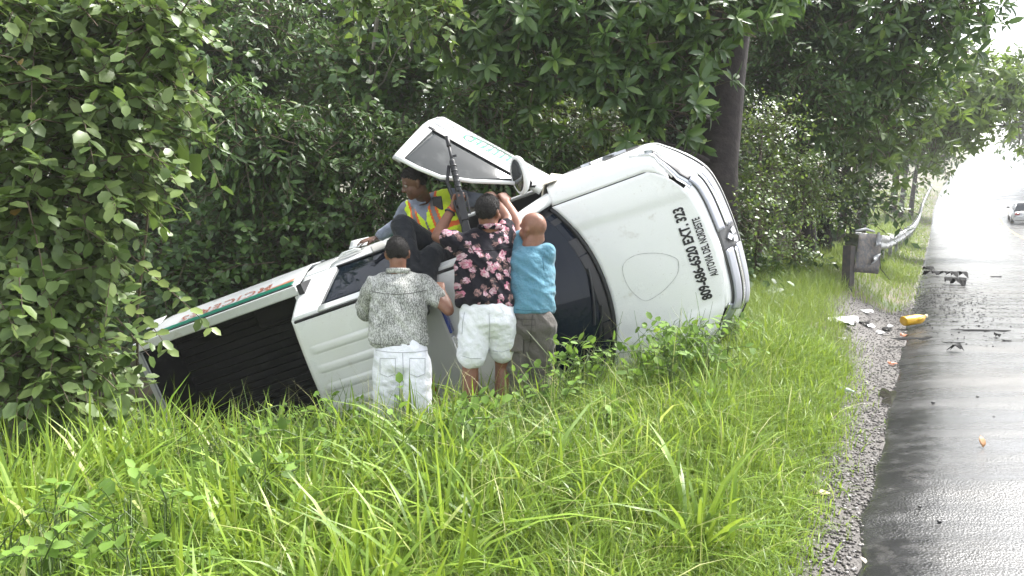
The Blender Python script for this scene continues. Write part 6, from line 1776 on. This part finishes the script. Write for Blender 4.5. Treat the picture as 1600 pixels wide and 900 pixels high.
# crushed clear bottle at the grass edge
p = ground_hit(1318, 615)
bt = MB().tube([(-.07, 0, 0), (-.065, 0, 0), (.03, 0, 0), (.055, 0, 0), (.06, 0, 0), (.075, 0, 0)], [.012, .026, .024, .011, .011, .011], 10)
bt.v = [(x, y + .006 * math.sin(60 * x), z * .7) for x, y, z in bt.v]
bm, nt, b = new_mat('clear_plastic'); b.inputs['Base Color'].default_value = (.75, .85, .9, 1); b.inputs['Roughness'].default_value = .12; b.inputs['Transmission Weight'].default_value = .6
o = bt.build('water_bottle', bm, None, True); o.location = p + np.array((0, 0, .025)); o.rotation_euler = (0, R(4), R(-25)); tag(o, 'crushed clear bottle at the grass edge of the shoulder', 'bottle')
# puddle on the shoulder
pc = ground_hit(1392, 622)
pm, nt, b = new_mat('puddle_water'); b.inputs['Base Color'].default_value = (.035, .032, .028, 1); b.inputs['Roughness'].default_value = .04
n_ = 40; vs = []
for rr_ in (0.01, .4, .7, 1.0):
    for k in range(n_):
        th = 2 * math.pi * k / n_; r_ = rr_ * (1 + .25 * math.sin(3 * th + 1) + .15 * math.sin(7 * th))
        x = pc[0] + .09 * r_ * math.cos(th) + .10 * r_ * math.sin(th); y = pc[1] + .22 * r_ * math.sin(th)
        vs.append((x, y, gz(x, y) + .016 - .006 * rr_))
tag(MB().add(vs, [(i * n_ + k, i * n_ + (k + 1) % n_, (i + 1) * n_ + (k + 1) % n_, (i + 1) * n_ + k) for i in range(3) for k in range(n_)]).build('puddle', pm, None, True), 'dark puddle on the gravel shoulder', 'puddle', kind='structure')

# ------------------------------------------------------------------ car driving away
cp = P(1598, 352, 55); cu_, cv_ = uv(cp[0], cp[1])
cz = float(zr(cu_)) + .025
car = empty('car', (cp[0], cp[1], cz), 0); car.rotation_euler = (0, -math.atan2(float(zr(cu_ + 2) - zr(cu_ - 2)), 4), math.pi / 2 - R(29.7))
tag(car, 'silver car driving away up the wet road at the right edge', 'car')
M_carpaint = mat('silver_car_paint', (.45, .46, .47), .25, .4, coat=.7)
def car_sec(x):
    w = interp(x, [(-2.15, .70), (-2.0, .82), (-1.2, .88), (1.2, .88), (1.9, .80), (2.2, .66)])
    top = interp(x, [(-2.15, .78), (-2.05, .92), (-1.5, .96), (0, .95), (1.0, .92), (1.9, .78), (2.2, .60)])
    return w, top
def carbody(s, t):
    x = -2.15 + 4.35 * s; w, top = car_sec(x)
    prof = [(-w + .08, .24), (-w, .40), (-w, .62), (-w + .03, top - .06), (-w + .14, top), (0, top + .03), (w - .14, top), (w - .03, top - .06), (w, .62), (w, .40), (w - .08, .24)]
    k = t * (len(prof) - 1); i = min(int(k), len(prof) - 2); f = k - i
    return (x, prof[i][0] * (1 - f) + prof[i + 1][0] * f, prof[i][1] * (1 - f) + prof[i + 1][1] * f)
bd = MB().grid(carbody, 20, 20)
bd.box((0, 0, .26), (4.1, 1.5, .06)).box((-2.12, 0, .52), (.04, 1.36, .56)).box((2.17, 0, .45), (.04, 1.28, .36))
body_ = bd.build('body', M_carpaint, car, True)
def cabin(s, t):
    x = -1.95 + 2.75 * s; h_ = interp(x, [(-1.95, .93), (-1.30, 1.42), (-.9, 1.46), (.0, 1.45), (.8, .92)]); w = interp(h_, [(.9, .80), (1.46, .58)])
    prof = [(-.80, .92), (-w, h_ - .03), (-w + .08, h_), (0, h_ + .02), (w - .08, h_), (w, h_ - .03), (.80, .92)]
    k = t * 6; i = min(int(k), 5); f = k - i
    return (x, prof[i][0] * (1 - f) + prof[i + 1][0] * f, prof[i][1] * (1 - f) + prof[i + 1][1] * f)
MB().grid(cabin, 22, 18).build('cabin_glass', M_glass, car, True, solid=.01)
MB().grid(lambda s, t: (-1.25 + 1.3 * s, (t - .5) * 1.06, 1.475 - .02 * (2 * t - 1) ** 2), 6, 6).build('roof', M_carpaint, car, True, solid=.02)
for sg in (1, -1):
    MB().tube([(-1.9, sg * .76, .96), (-1.28, sg * .585, 1.44)], .03, 6).build('pillar', M_carpaint, car, True)
    MB().box((-2.13, sg * .58, .74), (.08, .30, .17)).build('tail_lamp', M_red, car, bevel=.02)
    MB().box((.45, sg * .98, 1.0), (.10, .18, .13)).build('mirror', M_blackplastic, car, bevel=.03)
    for x_ in (-1.35, 1.35):
        w_o = MB().tube([(x_, sg * .66, .31), (x_, sg * .68, .31), (x_, sg * .86, .31), (x_, sg * .875, .31)], [.28, .31, .31, .28], 20).build('wheel', M_rubber, car, True)
        MB().tube([(x_, sg * .86, .31), (x_, sg * .885, .31)], .20, 16).build('hub_cap', M_silver, w_o, True)
MB().box((-2.17, 0, .40), (.10, 1.50, .22)).build('rear_bumper', M_greyplastic, car, bevel=.03)
MB().box((-2.15, 0, .70), (.03, .50, .14)).build('number_plate', M_whiteplastic, car)
# overhead cable at the top right
cpts = [P(1640, -120, 16), P(1585, 5, 30), P(1560, 62, 45), P(1530, 120, 70)]
o = MB().tube([q - cpts[0] for q in cpts], .018, 6).build('overhead_cable', M_ink, None, True); o.location = cpts[0]; tag(o, 'thin overhead cable against the sky at the top right', 'cable')

# ------------------------------------------------------------------ mist
hzm = bpy.data.materials.new('mist'); hzm.use_nodes = True
nt = hzm.node_tree; nt.nodes.remove(nt.nodes['Principled BSDF'])
pv = nt.nodes.new('ShaderNodeVolumePrincipled'); pv.inputs['Color'].default_value = (.95, .96, .97, 1); pv.inputs['Density'].default_value = HAZE; pv.inputs['Anisotropy'].default_value = 0
nt.links.new(pv.outputs[0], nt.nodes['Material Output'].inputs['Volume'])
cx_, cy_ = xy(165, 30)
hz_o = MB().box((0, 0, 0), (560, 440, 34)).build('haze', hzm)
hz_o.location = (cx_, cy_, 12); hz_o.rotation_euler = (0, 0, math.pi / 2 - R(29.7))
tag(hz_o, 'thin rain mist over road and forest', 'mist', kind='stuff')
